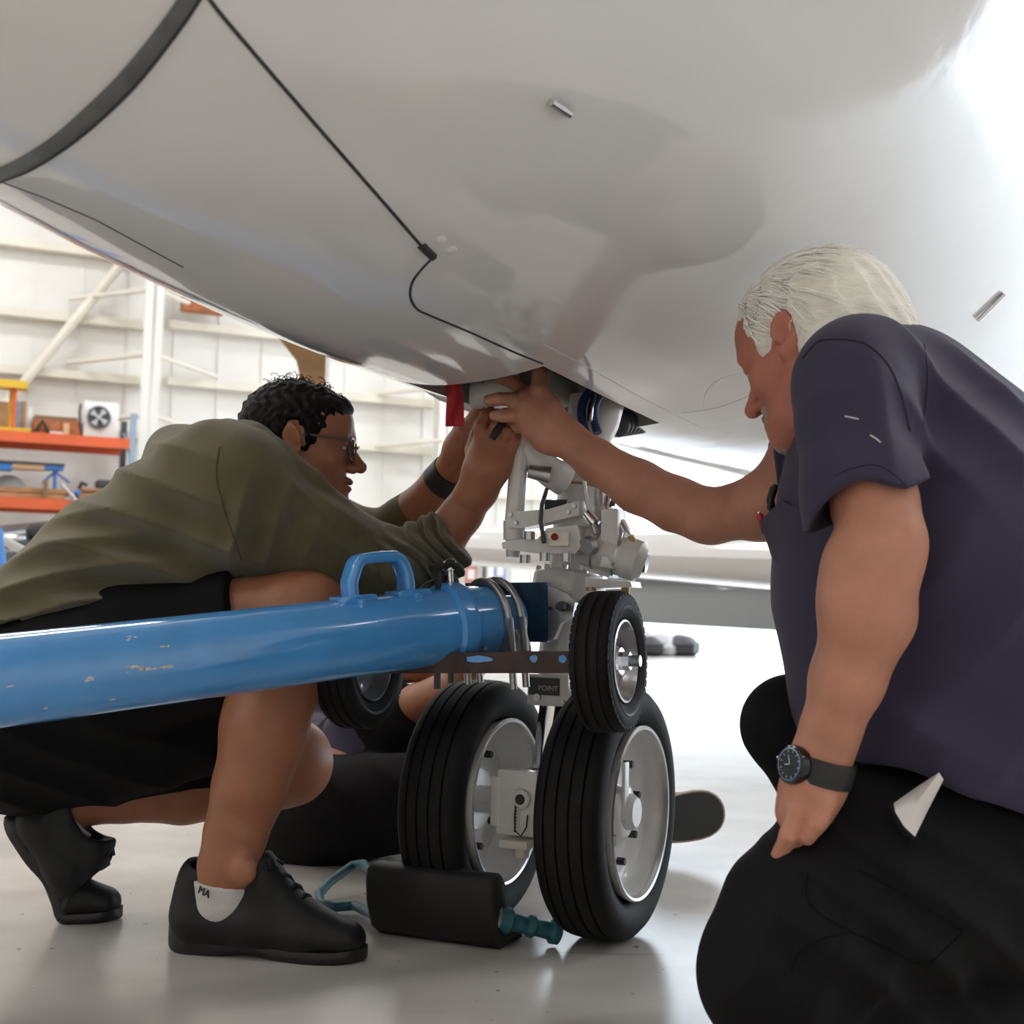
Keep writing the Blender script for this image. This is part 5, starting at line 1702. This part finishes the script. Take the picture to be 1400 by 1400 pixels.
# shorts
S = Soft(.0045)
S.limb(JJ((-40, 900, 2.25, 96), (30, 950, 2.25, 118)), 0, wide=((0, 1, 0), 1.45))
hem_n = (U(336, 858, 2.15) - U(200, 900, 2.16)).normalized()
S.limb(JJ((40, 945, 2.19, 118), (180, 905, 2.16, 108), (330, 872, 2.14, 92), (420, 850, 2.13, 80)), .05, kin=.02, clips=((U(338, 862, 2.14), hem_n),))
S.limb(JJ((40, 985, 2.3, 112), (180, 1005, 2.36, 92), (330, 1022, 2.4, 66)), .06, kin=.02, clips=((U(330, 1022, 2.41), V((1, .1, -.1)).normalized()),))
S.limb(JJ((40, 1010, 2.24, 96), (170, 1000, 2.24, 85), (292, 985, 2.24, 75)), .06, kin=.02, clips=((U(322, 980, 2.24), V((1, 0, .25)).normalized()),))
S.limb(JJ((300, 880, 2.14, 62), (345, 862, 2.14, 62)), .01, op='sub')
S.fold(lambda X, Y, Z: -.005 * wob(35, 10, 70, .5, 1.4)(X, Y, Z), U(150, 1010, 2.15), .3)
shorts1 = S.mesh('shorts', M['shorts'], man1)

# shoes and socks
h0_, t0_ = GD(226, 1303), GD(497, 1322)
dsh = (t0_ - h0_); dsh.z = 0
L1 = dsh.length
sh1, tf1 = shoe(man1, V((h0_.x, h0_.y, 0)) + V((0, .035, 0)), dsh, L1, lab='black sports shoe planted flat on the floor')
def cuff_sock(c, n, r, ln, par, nm='sock', wide=1.0):
    mb = MB(); mb.lathe(c, n, [(0, r * 1.0), (ln * .3, r * 1.0), (ln * .8, r * 1.01), (ln, r * 1.06), (ln * 1.05, r * .95)], 36); return mb.build(nm, M['sock'], par)
KS = Soft(.003)
KS.limb(JJ((307, 1200, 2.037, 41.5), (305, 1232, 2.037, 36)), 0, wide=((0, 1, 0), .73), clips=((U(304, 1209, 2.03), V((.1, 0, 1)).normalized()),))
sk1 = KS.mesh('sock', M['sock'], man1)
fb = GD(84, 1262)
fd = V((.97, .1, 0)).normalized()
sh2, tf2 = shoe(man1, V((fb.x, fb.y + .03, 0)) - fd * .215 * .96, fd, .298, bend=R(56), lab='black sports shoe bent on its toes with the heel raised')
sk2 = cuff_sock(U(72, 1137, 2.265), (U(118, 1098, 2.28) - U(66, 1142, 2.26)), 36 * 2.27 / F, .042, man1)
tn_ = V((-.45, -.89, .05)).normalized(); tx_ = V((.86, -.43, -.27)); tx_ = (tx_ - tn_ * tx_.dot(tn_)).normalized()
TS = Matrix((tx_, tn_.cross(tx_), tn_)).transposed()
text('sock_lettering', 'MA', .016, M['dark'], TS, U(279, 1220, 2.003), sk1, .0012)
# black grip tool in the near hand
mb = MB(); mb.tube([U(672, 600, 2.156), U(680, 588, 2.156), U(690, 572, 2.166)], [.006, .0075, .0065], 12); o = mb.build('hand_tool', M['dark']); tag(o, 'small black hand tool gripped under the gear bay by the dark haired man', 'tool')
# ================================================================ white haired man kneeling at the right
man2 = empty('person', GD(1120, 1440), 'white haired person in navy polo shirt kneeling at right, reaching to the gear', 'person')
S = Soft(.0036)
# near arm, hand resting on the thigh
S.limb(JJ((1168, 520, 1.57, 55), (1182, 600, 1.52, 55), (1196, 690, 1.48, 57), (1203, 742, 1.46, 54), (1199, 775, 1.455, 57), (1188, 840, 1.46, 61), (1158, 930, 1.475, 49), (1135, 1000, 1.485, 39), (1120, 1048, 1.49, 35)), 0, kin=.012)
S.ell(U(1226, 742, 1.46), (.025, .03, .03), None, .03)
S.ell(U(1165, 800, 1.45), (.035, .035, .06), None, .03)
S.limb(JJ((1120, 1040, 1.49, 34), (1112, 1075, 1.49, 36), (1100, 1108, 1.495, 36)), .02, wide=((1, .2, .2), 1.12))
for ch in (((1088, 1112, 1.47, 14), (1078, 1142, 1.465, 12.5), (1067, 1168, 1.48, 11.5), (1060, 1190, 1.50, 9.5)),
           ((1098, 1118, 1.485, 14), (1086, 1148, 1.485, 12.5), (1073, 1174, 1.505, 11.5), (1064, 1196, 1.53, 9.5)),
           ((1106, 1120, 1.51, 14), (1096, 1148, 1.52, 12.5), (1082, 1172, 1.545, 11.5), (1074, 1188, 1.56, 9.5)),
           ((1112, 1118, 1.535, 13), (1104, 1140, 1.55, 11.5), (1092, 1160, 1.57, 10), (1086, 1172, 1.58, 9)),
           ((1122, 1074, 1.475, 17), (1128, 1100, 1.46, 14.5), (1117, 1126, 1.455, 13), (1104, 1146, 1.462, 10.5))):
    S.limb(JJ(*ch), .007, kin=.004)
# far arm reaching to the gear
S.limb(JJ((1110, 640, 1.93, 52), (1040, 694, 1.99, 45), (975, 704, 2.05, 35), (925, 690, 2.07, 37), (872, 665, 2.09, 36), (815, 630, 2.115, 29), (776, 600, 2.13, 25), (758, 588, 2.135, 26)), 0, kin=.012)
S.ell(U(965, 722, 2.04), (.03, .03, .018), None, .03)
# palm facing us
S.limb(JJ((762, 592, 2.132, 26), (742, 576, 2.135, 29), (724, 558, 2.14, 27)), .012, wide=((.2, 0, 1), 1.12))
S.ell(U(748, 602, 2.125), (.024, .02, .022), None, .015)
S.ell(U(750, 560, 2.125), (.016, .016, .026), None, .015)
for ch in (((744, 558, 2.125, 15), (738, 533, 2.12, 12.5), (738, 512, 2.13, 11), (740, 500, 2.14, 9)),          # thumb
           ((716, 536, 2.145, 11), (704, 524, 2.165, 10), (692, 519, 2.185, 9), (684, 519, 2.20, 8)),               # index
           ((711, 548, 2.135, 11), (698, 546, 2.125, 9.8), (682, 545, 2.12, 9), (668, 547, 2.125, 8)),              # middle
           ((712, 564, 2.135, 10.5), (701, 568, 2.122, 9.6), (688, 569, 2.12, 8.8), (676, 568, 2.125, 7.6)),        # ring
           ((722, 578, 2.145, 10), (710, 584, 2.16, 8.8), (698, 583, 2.175, 7.8), (690, 580, 2.19, 7))):            # little
    S.limb(JJ(*ch), .008, kin=.004)
# core
S.limb(JJ((1330, 1060, 1.74, 140), (1275, 850, 1.74, 160), (1250, 680, 1.75, 140), (1220, 570, 1.76, 90)), .04)
S.limb(JJ((1170, 520, 1.62, 55), (1205, 550, 1.75, 58), (1120, 610, 1.93, 60)), .04)
S.limb(JJ((1205, 545, 1.77, 60), (1160, 490, 1.77, 58), (1125, 470, 1.775, 58)), .04)
# head
psi, pit = R(44), R(24)
f2 = V((-math.cos(psi) * math.cos(pit), math.sin(psi) * math.cos(pit), -math.sin(pit)))
up2 = V((0.06, 0, 1))
l2 = up2.cross(f2).normalized()
hsc = 1.0
ear2 = U(1072, 457, 1.715)
u2_ = (up2 - f2 * up2.dot(f2)).normalized()
hc2 = ear2 - (f2 * -.008 + l2 * .078 + u2_ * .0) * hsc
P2, A2 = head(S, hc2, f2, up2, hsc, nose=1.04, jaw=1.12)
S.limb([(P2(-.03, 0, -.05), .062), (P2(-.07, 0, -.13), .066), (U(1200, 540, 1.76), .07)], .04)
S.ell(P2(.045, 0, -.092), (.05, .045, .03), A2, .03)
body2 = S.mesh('body', [M['skin_ruddy'], M['skin_face']], man2)
for pl in body2.data.polygons:
    if (pl.center - hc2).length < .19 and pl.center.z > hc2.z - .16:
        pl.material_index = 1
eyes(P2, A2, hsc, body2)
for y in (-1, 1):
    mb = MB(); mb.tube([P2(.086, .014 * y, .021), P2(.090, .030 * y, .0275), P2(.081, .048 * y, .021)], [.003, .0048, .002], 8); mb.build('eyebrow', M['beard_grey'], body2)
# grey stubble round the mouth and chin
B = Soft(.0032)
B.ell(P2(.060, 0, -.104), (.044, .038, .026), A2, 0)
B.ell(P2(.078, 0, -.052), (.0145, .024, .006), A2, .006)
for y in (-1, 1):
    B.limb([(P2(.084, .024 * y, -.056), .008), (P2(.077, .027 * y, -.08), .010), (P2(.066, .022 * y, -.1), .016)], .01)
B.ell(P2(.100, 0, -.0705), (.02, .023, .012), A2, .004, 'sub')
B.fold(lambda X, Y, Z: .0022 * np.sin(900 * X + 500 * Z) * np.sin(800 * Y + 600 * Z), P2(.08, 0, -.08), .1)
B.mesh('beard', M['beard_grey'], man2, 0)
# swept-back white hair: a cap plus strands
Hh = Soft(.0034)
Hh.ell(P2(-.020, 0, .036), (.106, .083, .092), A2, 0)
Hh.ell(P2(.030, 0, .072), (.052, .058, .036), A2, .02)
Hh.ell(P2(-.082, 0, .010), (.060, .074, .072), A2, .04)
Hh.ell(P2(-.098, 0, -.045), (.048, .066, .058), A2, .04)
for y in (-1, 1):
    Hh.ell(P2(-.045, .068 * y, -.028), (.032, .022, .046), A2, .02)
    Hh.limb([(P2(.030, .064 * y, .04), .014), (P2(.030, .067 * y, .006), .009)], .012)
Hh.ell(P2(.098, 0, -.002), (.055, .10, .078), A2, .012, 'sub')
for y in (-1, 1):
    Hh.ell(P2(-.008, .093 * y, .002), (.025, .028, .041), A2, .005, 'sub')
    Hh.ell(P2(.045, .088 * y, -.052), (.055, .05, .048), A2, .008, 'sub')
q0 = P2(0, 0, 0)
Hh.fold(lambda X, Y, Z: .003 * np.sin(330 * (X - q0.x) * .5 + 260 * (Y - q0.y) + 2.5 * np.sin(40 * (Z - q0.z)) + 2 * np.sin(35 * (X - q0.x))) + .0016 * np.sin(600 * Y + 250 * X + 3 * np.sin(60 * Z)), P2(-.03, 0, .03), .2)
hair2 = Hh.mesh('hair', M['hair_white'], man2, 1)
hb = surf_bvh(Hh)
random.seed(21)
mb = MB()
def on_hair(q):
    r_ = hb.find_nearest(q)
    return r_[0], r_[1]
cent = P2(-.035, 0, .02)
for k in range(900):
    # start at the brow line or the crown, run backwards and down
    y = random.uniform(-1, 1); x = random.uniform(-.06, .075)
    st = P2(x, .085 * y, .03 + .09 * math.sqrt(max(0, 1 - y * y)))
    dirn = A2 @ V((-1, .22 * y + random.uniform(-.2, .2), random.uniform(-.35, .05) - .5 * abs(y)))
    q, n_ = on_hair(st)
    if q is None: continue
    pts = []
    step = random.uniform(.006, .012)
    lift = random.uniform(.001, .007)
    for j in range(9):
        q, n_ = on_hair(q)
        if n_.dot(q - cent) < 0: n_ = -n_
        pts.append(q + n_ * (lift * (j / 8)**.7 + .0004))
        dirn = (dirn - n_ * dirn.dot(n_)).normalized()
        dirn = (dirn + A2 @ V((-.05, 0, -.10))).normalized()
        q = q + dirn * step
    mb.tube(pts, [.0010, .0013, .0013, .0013, .0012, .0011, .0009, .0006, .0002], 4)
o = mb.build('hair_strands', M['hair_strand'], hair2, fix=False, smooth=80); o['kind'] = 'stuff'

# polo shirt
S = Soft(.0045)
W2 = ((-.12, 1, 0), 1.28)
S.limb(JJ((1345, 1090, 1.74, 185), (1300, 930, 1.73, 204), (1270, 800, 1.73, 200), (1252, 690, 1.74, 180), (1230, 605, 1.75, 138), (1210, 550, 1.76, 90)), 0, wide=W2, kin=.03)
S.limb(JJ((1350, 735, 1.74, 115), (1295, 635, 1.75, 104), (1230, 555, 1.74, 76)), .06, wide=W2, kin=.03)
# near shoulder and sleeve
sn = (U(1186, 700, 1.478) - U(1176, 560, 1.55)).normalized()
S.limb(JJ((1218, 545, 1.72, 84), (1180, 510, 1.60, 68), (1168, 530, 1.565, 70)), .07, kin=.03)
S.limb(JJ((1168, 524, 1.57, 71), (1171, 580, 1.53, 78), (1183, 676, 1.49, 85), (1190, 730, 1.47, 90)), .05, kin=.015,
       clips=((U(1188, 690, 1.475), (V((.16, -.05, -1)) + V((.32, 0, 0))).normalized()),))
S.limb(JJ((1186, 690, 1.487, 62), (1193, 760, 1.465, 80)), .006, op='sub')
S.limb(JJ((1192, 744, 1.30, 84), (1192, 744, 1.47, 84)), .008, op='sub')
# far shoulder and sleeve
S.limb(JJ((1210, 560, 1.84, 80), (1150, 590, 1.92, 74), (1085, 665, 1.955, 64), (1068, 682, 1.97, 60)), .05, kin=.02, clips=((U(1063, 682, 1.97), V((-1, .1, -.12)).normalized()),))
# collar
S.limb(JJ((1155, 470, 1.71, 24), (1200, 452, 1.78, 26), (1175, 475, 1.86, 24)), .03)
S.limb(JJ((1138, 500, 1.70, 18), (1112, 560, 1.74, 18)), .03)
S.limb([(P2(-.03, 0, -.02), .07), (P2(-.06, 0, -.10), .07)], .012, op='sub')
# waist and untucked tail
S.limb(JJ((1255, 985, 1.60, 105), (1350, 1040, 1.60, 130)), .06)
S.limb(JJ((1215, 1010, 1.56, 40), (1290, 1040, 1.53, 70)), .05)
S.cut(U(1300, 1082, 1.5), V((-.30, 0, -1)), U(1000, 1500, 1.9) - V((.3, .5, .5)), U(1500, 850, 1.9) + V((.6, .5, 0)))
S.fold(lambda X, Y, Z: -.006 * wob(60, 10, 42, 0, .8)(X, Y, Z), U(1310, 560, 1.55), .17)
S.fold(lambda X, Y, Z: -.006 * wob(58, 12, -36, 1.2, .9)(X, Y, Z), U(1310, 900, 1.5), .22)
S.fold(lambda X, Y, Z: -.005 * wob(90, 10, -12, 1.2, .8)(X, Y, Z), U(1180, 590, 1.47), .11)
S.fold(lambda X, Y, Z: -.005 * wob(48, 6, 70, .6, 1.1)(X, Y, Z), U(1230, 1010, 1.5), .15)
polo = S.mesh('polo_shirt', M['polo'], man2)
bvp = surf_bvh(S)
surf_line(bvp, smooth_px([(1098, 490), (1118, 468), (1140, 464), (1170, 466), (1190, 474), (1215, 500), (1232, 540), (1244, 590)]), .0016, 'sleeve_seam', 'polo_seam', polo)
surf_line(bvp, smooth_px([(1142, 650), (1165, 640), (1200, 636), (1230, 655), (1247, 675)]), .0010, 'sleeve_hem', 'polo_seam', polo)
surf_line(bvp, smooth_px([(1264, 470), (1268, 520), (1262, 580)]), .0008, 'side_seam', 'polo_seam', polo)
for pts in ([(1155, 569), (1165, 571), (1174, 573)], [(1190, 595), (1198, 600), (1204, 605)]):
    surf_line(bvp, pts, .0009, 'lint', 'lining', polo)
# chest pocket bulging forward with a pen
mb = MB(); mb.prism([U(1038, 713, 1.80), U(1068, 684, 1.72), U(1100, 700, 1.66), U(1100, 800, 1.66), U(1076, 805, 1.70), U(1056, 765, 1.78)], V((.012, .03, 0))); mb.build('chest_pocket', M['polo'], polo, smooth=60)
pen = empty('ballpoint_pen', U(1044, 725, 1.80), 'red topped ballpoint pen clipped in the navy chest pocket of the white haired man', 'pen')
a, b = U(1046, 728, 1.81), U(1038, 702, 1.80)
pd = (b - a).normalized()
mb = MB(); mb.tube([a, a.lerp(b, .3)], .0048, 12); mb.build('barrel', M['dark'], pen)
mb = MB(); mb.tube([a.lerp(b, .3), a.lerp(b, .9), b], [.0055, .0055, .004], 12); mb.build('cap', M['pen_red'], pen)
mb = MB(); mb.ball(b + pd * .001, .0025, n=10); mb.build('push_button', M['chrome'], pen)
sg = empty('spectacles', U(1055, 685, 1.83), 'black folded spectacles hooked at the open neck of the navy polo shirt', 'spectacles')
mb = MB(); mb.tube([U(1060, 664, 1.84), U(1054, 680, 1.83), U(1052, 694, 1.83), U(1058, 700, 1.83)], .004, 8); mb.build('temple', M['dark'], sg)
mb = MB(); mb.tube([U(1058, 668, 1.85), U(1053, 684, 1.84), U(1056, 697, 1.84)], .006, 8); mb.build('frame', M['dark'], sg)

# trousers
S = Soft(.0048)
S.limb(JJ((1350, 1150, 1.74, 176), (1345, 1100, 1.74, 178)), 0, wide=((0, 1, 0), 1.15))
S.limb(JJ((1340, 1200, 1.63, 140), (1220, 1205, 1.56, 134), (1110, 1270, 1.52, 122), (1065, 1326, 1.51, 102)), .06, kin=.03)
S.limb(JJ((1150, 1130, 1.57, 66), (1250, 1160, 1.60, 92)), .06)
S.limb(JJ((1062, 1338, 1.51, 98), (1180, 1375, 1.56, 84), (1330, 1385, 1.63, 74), (1460, 1375, 1.70, 60)), .03, kin=.02)
S.limb(JJ((1330, 1110, 1.85, 120), (1200, 1030, 1.86, 82), (1098, 990, 1.87, 62), (1078, 990, 1.87, 58)), .06, kin=.03)
S.limb(JJ((1078, 994, 1.87, 57), (1110, 1060, 1.87, 48), (1165, 1160, 1.89, 48), (1205, 1240, 1.92, 46)), .03, kin=.02)
S.fold(lambda X, Y, Z: -.006 * wob(50, 10, 75, 0, 1.3)(X, Y, Z), U(1260, 1260, 1.48), .25)
S.fold(lambda X, Y, Z: -.005 * wob(70, 10, -45, 1, 1.2)(X, Y, Z), U(1100, 1330, 1.42), .14)
tr2 = S.mesh('trousers', M['trousers'], man2)
bvt = surf_bvh(S)
surf_line(bvt, smooth_px([(1105, 1190), (1103, 1225), (1130, 1255), (1200, 1290), (1262, 1318), (1290, 1300), (1315, 1275)]), .0012, 'pocket_seam', 'trouser_seam', tr2)
surf_line(bvt, smooth_px([(1175, 1190), (1240, 1225), (1316, 1272)]), .0012, 'pocket_seam', 'trouser_seam', tr2)
surf_line(bvt, smooth_px([(1080, 1330), (1100, 1295), (1160, 1275), (1200, 1290)]), .0012, 'knee_seam', 'trouser_seam', tr2)
# white pocket lining turned out
def on_t(px, py, lift):
    d = ray(px, py)
    loc, n, i, ds = bvt.ray_cast(CO, d)
    l2_, n2, i2, d2 = bvp.ray_cast(CO, d)
    if loc is None or (l2_ is not None and d2 < ds): loc = l2_ if l2_ is not None else U(px, py, 1.45)
    return loc - d * lift
pp = [(1284, 1056), (1290, 1066), (1270, 1105), (1251, 1144), (1236, 1130), (1224, 1110), (1222, 1098), (1250, 1078)]
mid = on_t(1253, 1098, .03)
ring_ = [on_t(x, y, .018) for x, y in pp]
mb = MB(); mb._add(ring_ + [mid] + [p - (mid - CO).normalized() * -.004 for p in ring_], [(i, (i + 1) % 8, 8) for i in range(8)] + [(i, 9 + i, 9 + (i + 1) % 8, (i + 1) % 8) for i in range(8)])
mb.build('pocket_lining', M['lining'], man2, smooth=70)
mb = MB(); mb.tube([on_t(x, y, .016) for x, y in ((1216, 1098), (1222, 1118), (1238, 1138), (1258, 1152))], .003, 8); mb.build('pocket_edge', M['trousers'], tr2)
# far boot, planted behind the near knee
S = Soft(.004)
S.limb(JJ((1215, 1262, 1.93, 42), (1180, 1292, 1.93, 36), (1120, 1305, 1.93, 26)), 0, wide=((0, 1, 0), 1.2))
S.cut((0, 0, .01), (0, 0, -1))
S.mesh('boot', M['shoe_black'], man2)

# wrist watch
wa, wb_ = U(1117, 1068, 1.49), U(1126, 1034, 1.487)
wd_ = (wb_ - wa).normalized(); wr = 43.5 * 1.49 / F
mb = MB(); wl = (wb_ - wa).length
mb.lathe(wa, wd_, [(0, wr * .98), (.001, wr * 1.04), (wl * .5, wr * 1.07), (wl - .001, wr * 1.04), (wl, wr * .98), (wl * .5, wr * .9)], 40)
watch = mb.build('watch_strap', M['dark'], man2)
wc = (wa + wb_) / 2
fn_ = (U(1070, 1048, 1.462) - wc); fn_ = (fn_ - wd_ * fn_.dot(wd_)).normalized()
fc_ = wc + fn_ * (wr * 1.0)
mb = MB(); mb.lathe(fc_, fn_, [(-.004, .0215), (.005, .0225), (.0095, .0215), (.010, .019), (.008, .0185)], 36); mb.build('watch_case', M['gloss_black'], watch)
mb = MB(); mb.lathe(fc_, fn_, [(.0098, .0185), (.0108, .0185), (.0108, .0172), (.0098, .0172)], 36, ); mb.build('watch_bezel', M['chrome'], watch)
mb = MB(); mb.cyl(fc_ + fn_ * .008, fc_ + fn_ * .0092, .018, n=32); mb.build('watch_dial', M['watch_face'], watch)
xx = fn_.cross(wd_)
mb = MB(); mb.tube([fc_ + fn_ * .0098, fc_ + fn_ * .0098 + (wd_ * .8 + xx * .5) * .011], .0005, 6); mb.tube([fc_ + fn_ * .0098, fc_ + fn_ * .0098 + (wd_ * -.3 + xx * .9) * .008], .0006, 6); mb.build('watch_hand', M['chrome'], watch)
mb = MB()
for k in range(12):
    a = k * math.pi / 6
    dd_ = wd_ * math.cos(a) + xx * math.sin(a)
    mb.tube([fc_ + fn_ * .0095 + dd_ * .0135, fc_ + fn_ * .0095 + dd_ * .016], .0005, 4)
mb.build('watch_marks', M['white_print'], watch)
mb = MB(); mb.cyl(fc_ + xx * .022 + fn_ * .004, fc_ + xx * .0265 + fn_ * .004, .0028, n=10); mb.build('watch_crown', M['chrome'], watch)

# ================================================================ third person, lying behind the nose gear
man3 = empty('person', GD(450, 1186), 'person in black trousers lying on the floor behind the nose wheels, one shoe sole showing', 'person')
S = Soft(.0045)
S.limb(JJ((455, 1090, 2.86, 70), (430, 1070, 3.1, 78), (425, 1050, 3.35, 70)), 0, wide=((1, .2, 0), 1.5))
S.limb(JJ((470, 1040, 3.3, 40), (530, 985, 3.1, 34), (572, 962, 2.9, 27), (625, 935, 2.75, 22), (650, 905, 2.62, 20)), .03, kin=.01)
S.limb(JJ((390, 1030, 3.4, 38), (460, 935, 3.3, 32), (520, 912, 3.1, 26), (575, 908, 2.95, 24), (640, 880, 2.8, 19)), .03, kin=.01)
for (x, y) in ((655, 888), (661, 894), (664, 902), (662, 910)):
    S.limb(JJ((650, 902, 2.62, 9), (x, y, 2.6, 7), (x + 6, y - 6, 2.6, 6)), .006)
    S.limb(JJ((642, 878, 2.8, 9), (x - 8, y - 20, 2.78, 7), (x - 2, y - 26, 2.78, 6)), .006)
hc3 = U(430, 1040, 3.62)
S.limb([(U(425, 1048, 3.35), .055), (hc3, .05)], .03)
P3, A3 = head(S, hc3, V((.25, -.1, 1)), V((-.1, 1, .1)), .95)
body3 = S.mesh('body', M['skin_tan'], man3)
eyes(P3, A3, .95, body3)
Hh = Soft(.005)
Hh.ell(P3(-.018, 0, .036), (.104, .082, .09), A3, 0)
Hh.ell(P3(.085, 0, -.012), (.062, .10, .075), A3, .012, 'sub')
Hh.mesh('hair', M['hair_dark'], man3)
S = Soft(.005)
S.limb(JJ((448, 1085, 2.92, 76), (440, 1068, 3.1, 86), (425, 1050, 3.36, 80)), 0, wide=((1, .2, 0), 1.5))
S.limb(JJ((470, 1038, 3.3, 46), (528, 988, 3.1, 40), (556, 972, 2.97, 37)), .04, clips=((U(556, 970, 2.96), (U(572, 962, 2.9) - U(530, 985, 3.1)).normalized()),))
S.limb(JJ((480, 1040, 2.86, 30), (470, 1000, 2.9, 28)), .04)
S.limb(JJ((392, 1035, 3.4, 44), (440, 965, 3.33, 38)), .04)
S.mesh('polo_shirt', M['polo'], man3)
S = Soft(.005)
S.limb(JJ((440, 1112, 2.85, 72), (400, 1118, 2.84, 66)), 0)
S.limb(JJ((450, 1110, 2.8, 76), (540, 1098, 2.78, 66), (640, 1096, 2.8, 54), (770, 1120, 2.86, 42), (890, 1124, 2.9, 36)), .05, kin=.02)
S.limb(JJ((430, 1085, 2.92, 70), (500, 1010, 2.95, 56), (548, 985, 2.95, 46)), .05, kin=.02)
S.limb(JJ((550, 987, 2.95, 46), (560, 1060, 2.98, 42), (590, 1130, 3.02, 36)), .03, kin=.02)
S.fold(lambda X, Y, Z: -.005 * wob(50, 10, 60, 0, 1.3)(X, Y, Z), U(500, 1090, 2.7), .25)
tr3 = S.mesh('trousers', M['trousers'], man3)
# shoe with its sole turned to us: sole lies on the lower side, rim light
sc3 = U(953, 1114, 2.86)
so_n = V((.25, -.93, .12)).normalized()
sx_ = V((.93, .25, .14)).normalized(); sx_ = (sx_ - so_n * sx_.dot(so_n)).normalized(); sy_ = so_n.cross(sx_)
S = Soft(.004)
S.limb([(sc3 - sx_ * .11 - so_n * .045, .042), (sc3 - sx_ * .02 - so_n * .05, .045), (sc3 + sx_ * .035 - so_n * .035, .036)], 0, wide=(sy_, 1.15))
S.limb([(sc3 - sx_ * .10 - so_n * .04, .045), (sc3 - sx_ * .12 - so_n * .12, .045)], .02)
sh3 = S.mesh('shoe', M['shoe_black'], man3)
ol = []
for k in range(28):
    a = 2 * math.pi * k / 28
    ol.append(sc3 - sx_ * .03 + sx_ * .095 * math.copysign(abs(math.cos(a))**.75, math.cos(a)) + sy_ * .052 * math.sin(a) * (1 + .15 * math.cos(a)))
cc = sc3 - sx_ * .03
mb = MB(); mb.ring_loft([[cc + (p - cc) * 1.0 - so_n * .012 for p in ol], [cc + (p - cc) * 1.04 - so_n * .002 for p in ol], [cc + (p - cc) * .99 + so_n * .008 for p in ol]]); mb.build('midsole', M['sole_tan'], sh3)
mb = MB(); mb.ring_loft([[cc + (p - cc) * .94 + so_n * .004 for p in ol], [cc + (p - cc) * .94 + so_n * .0105 for p in ol]])
mb.build('outsole', M['sole_black'], sh3)
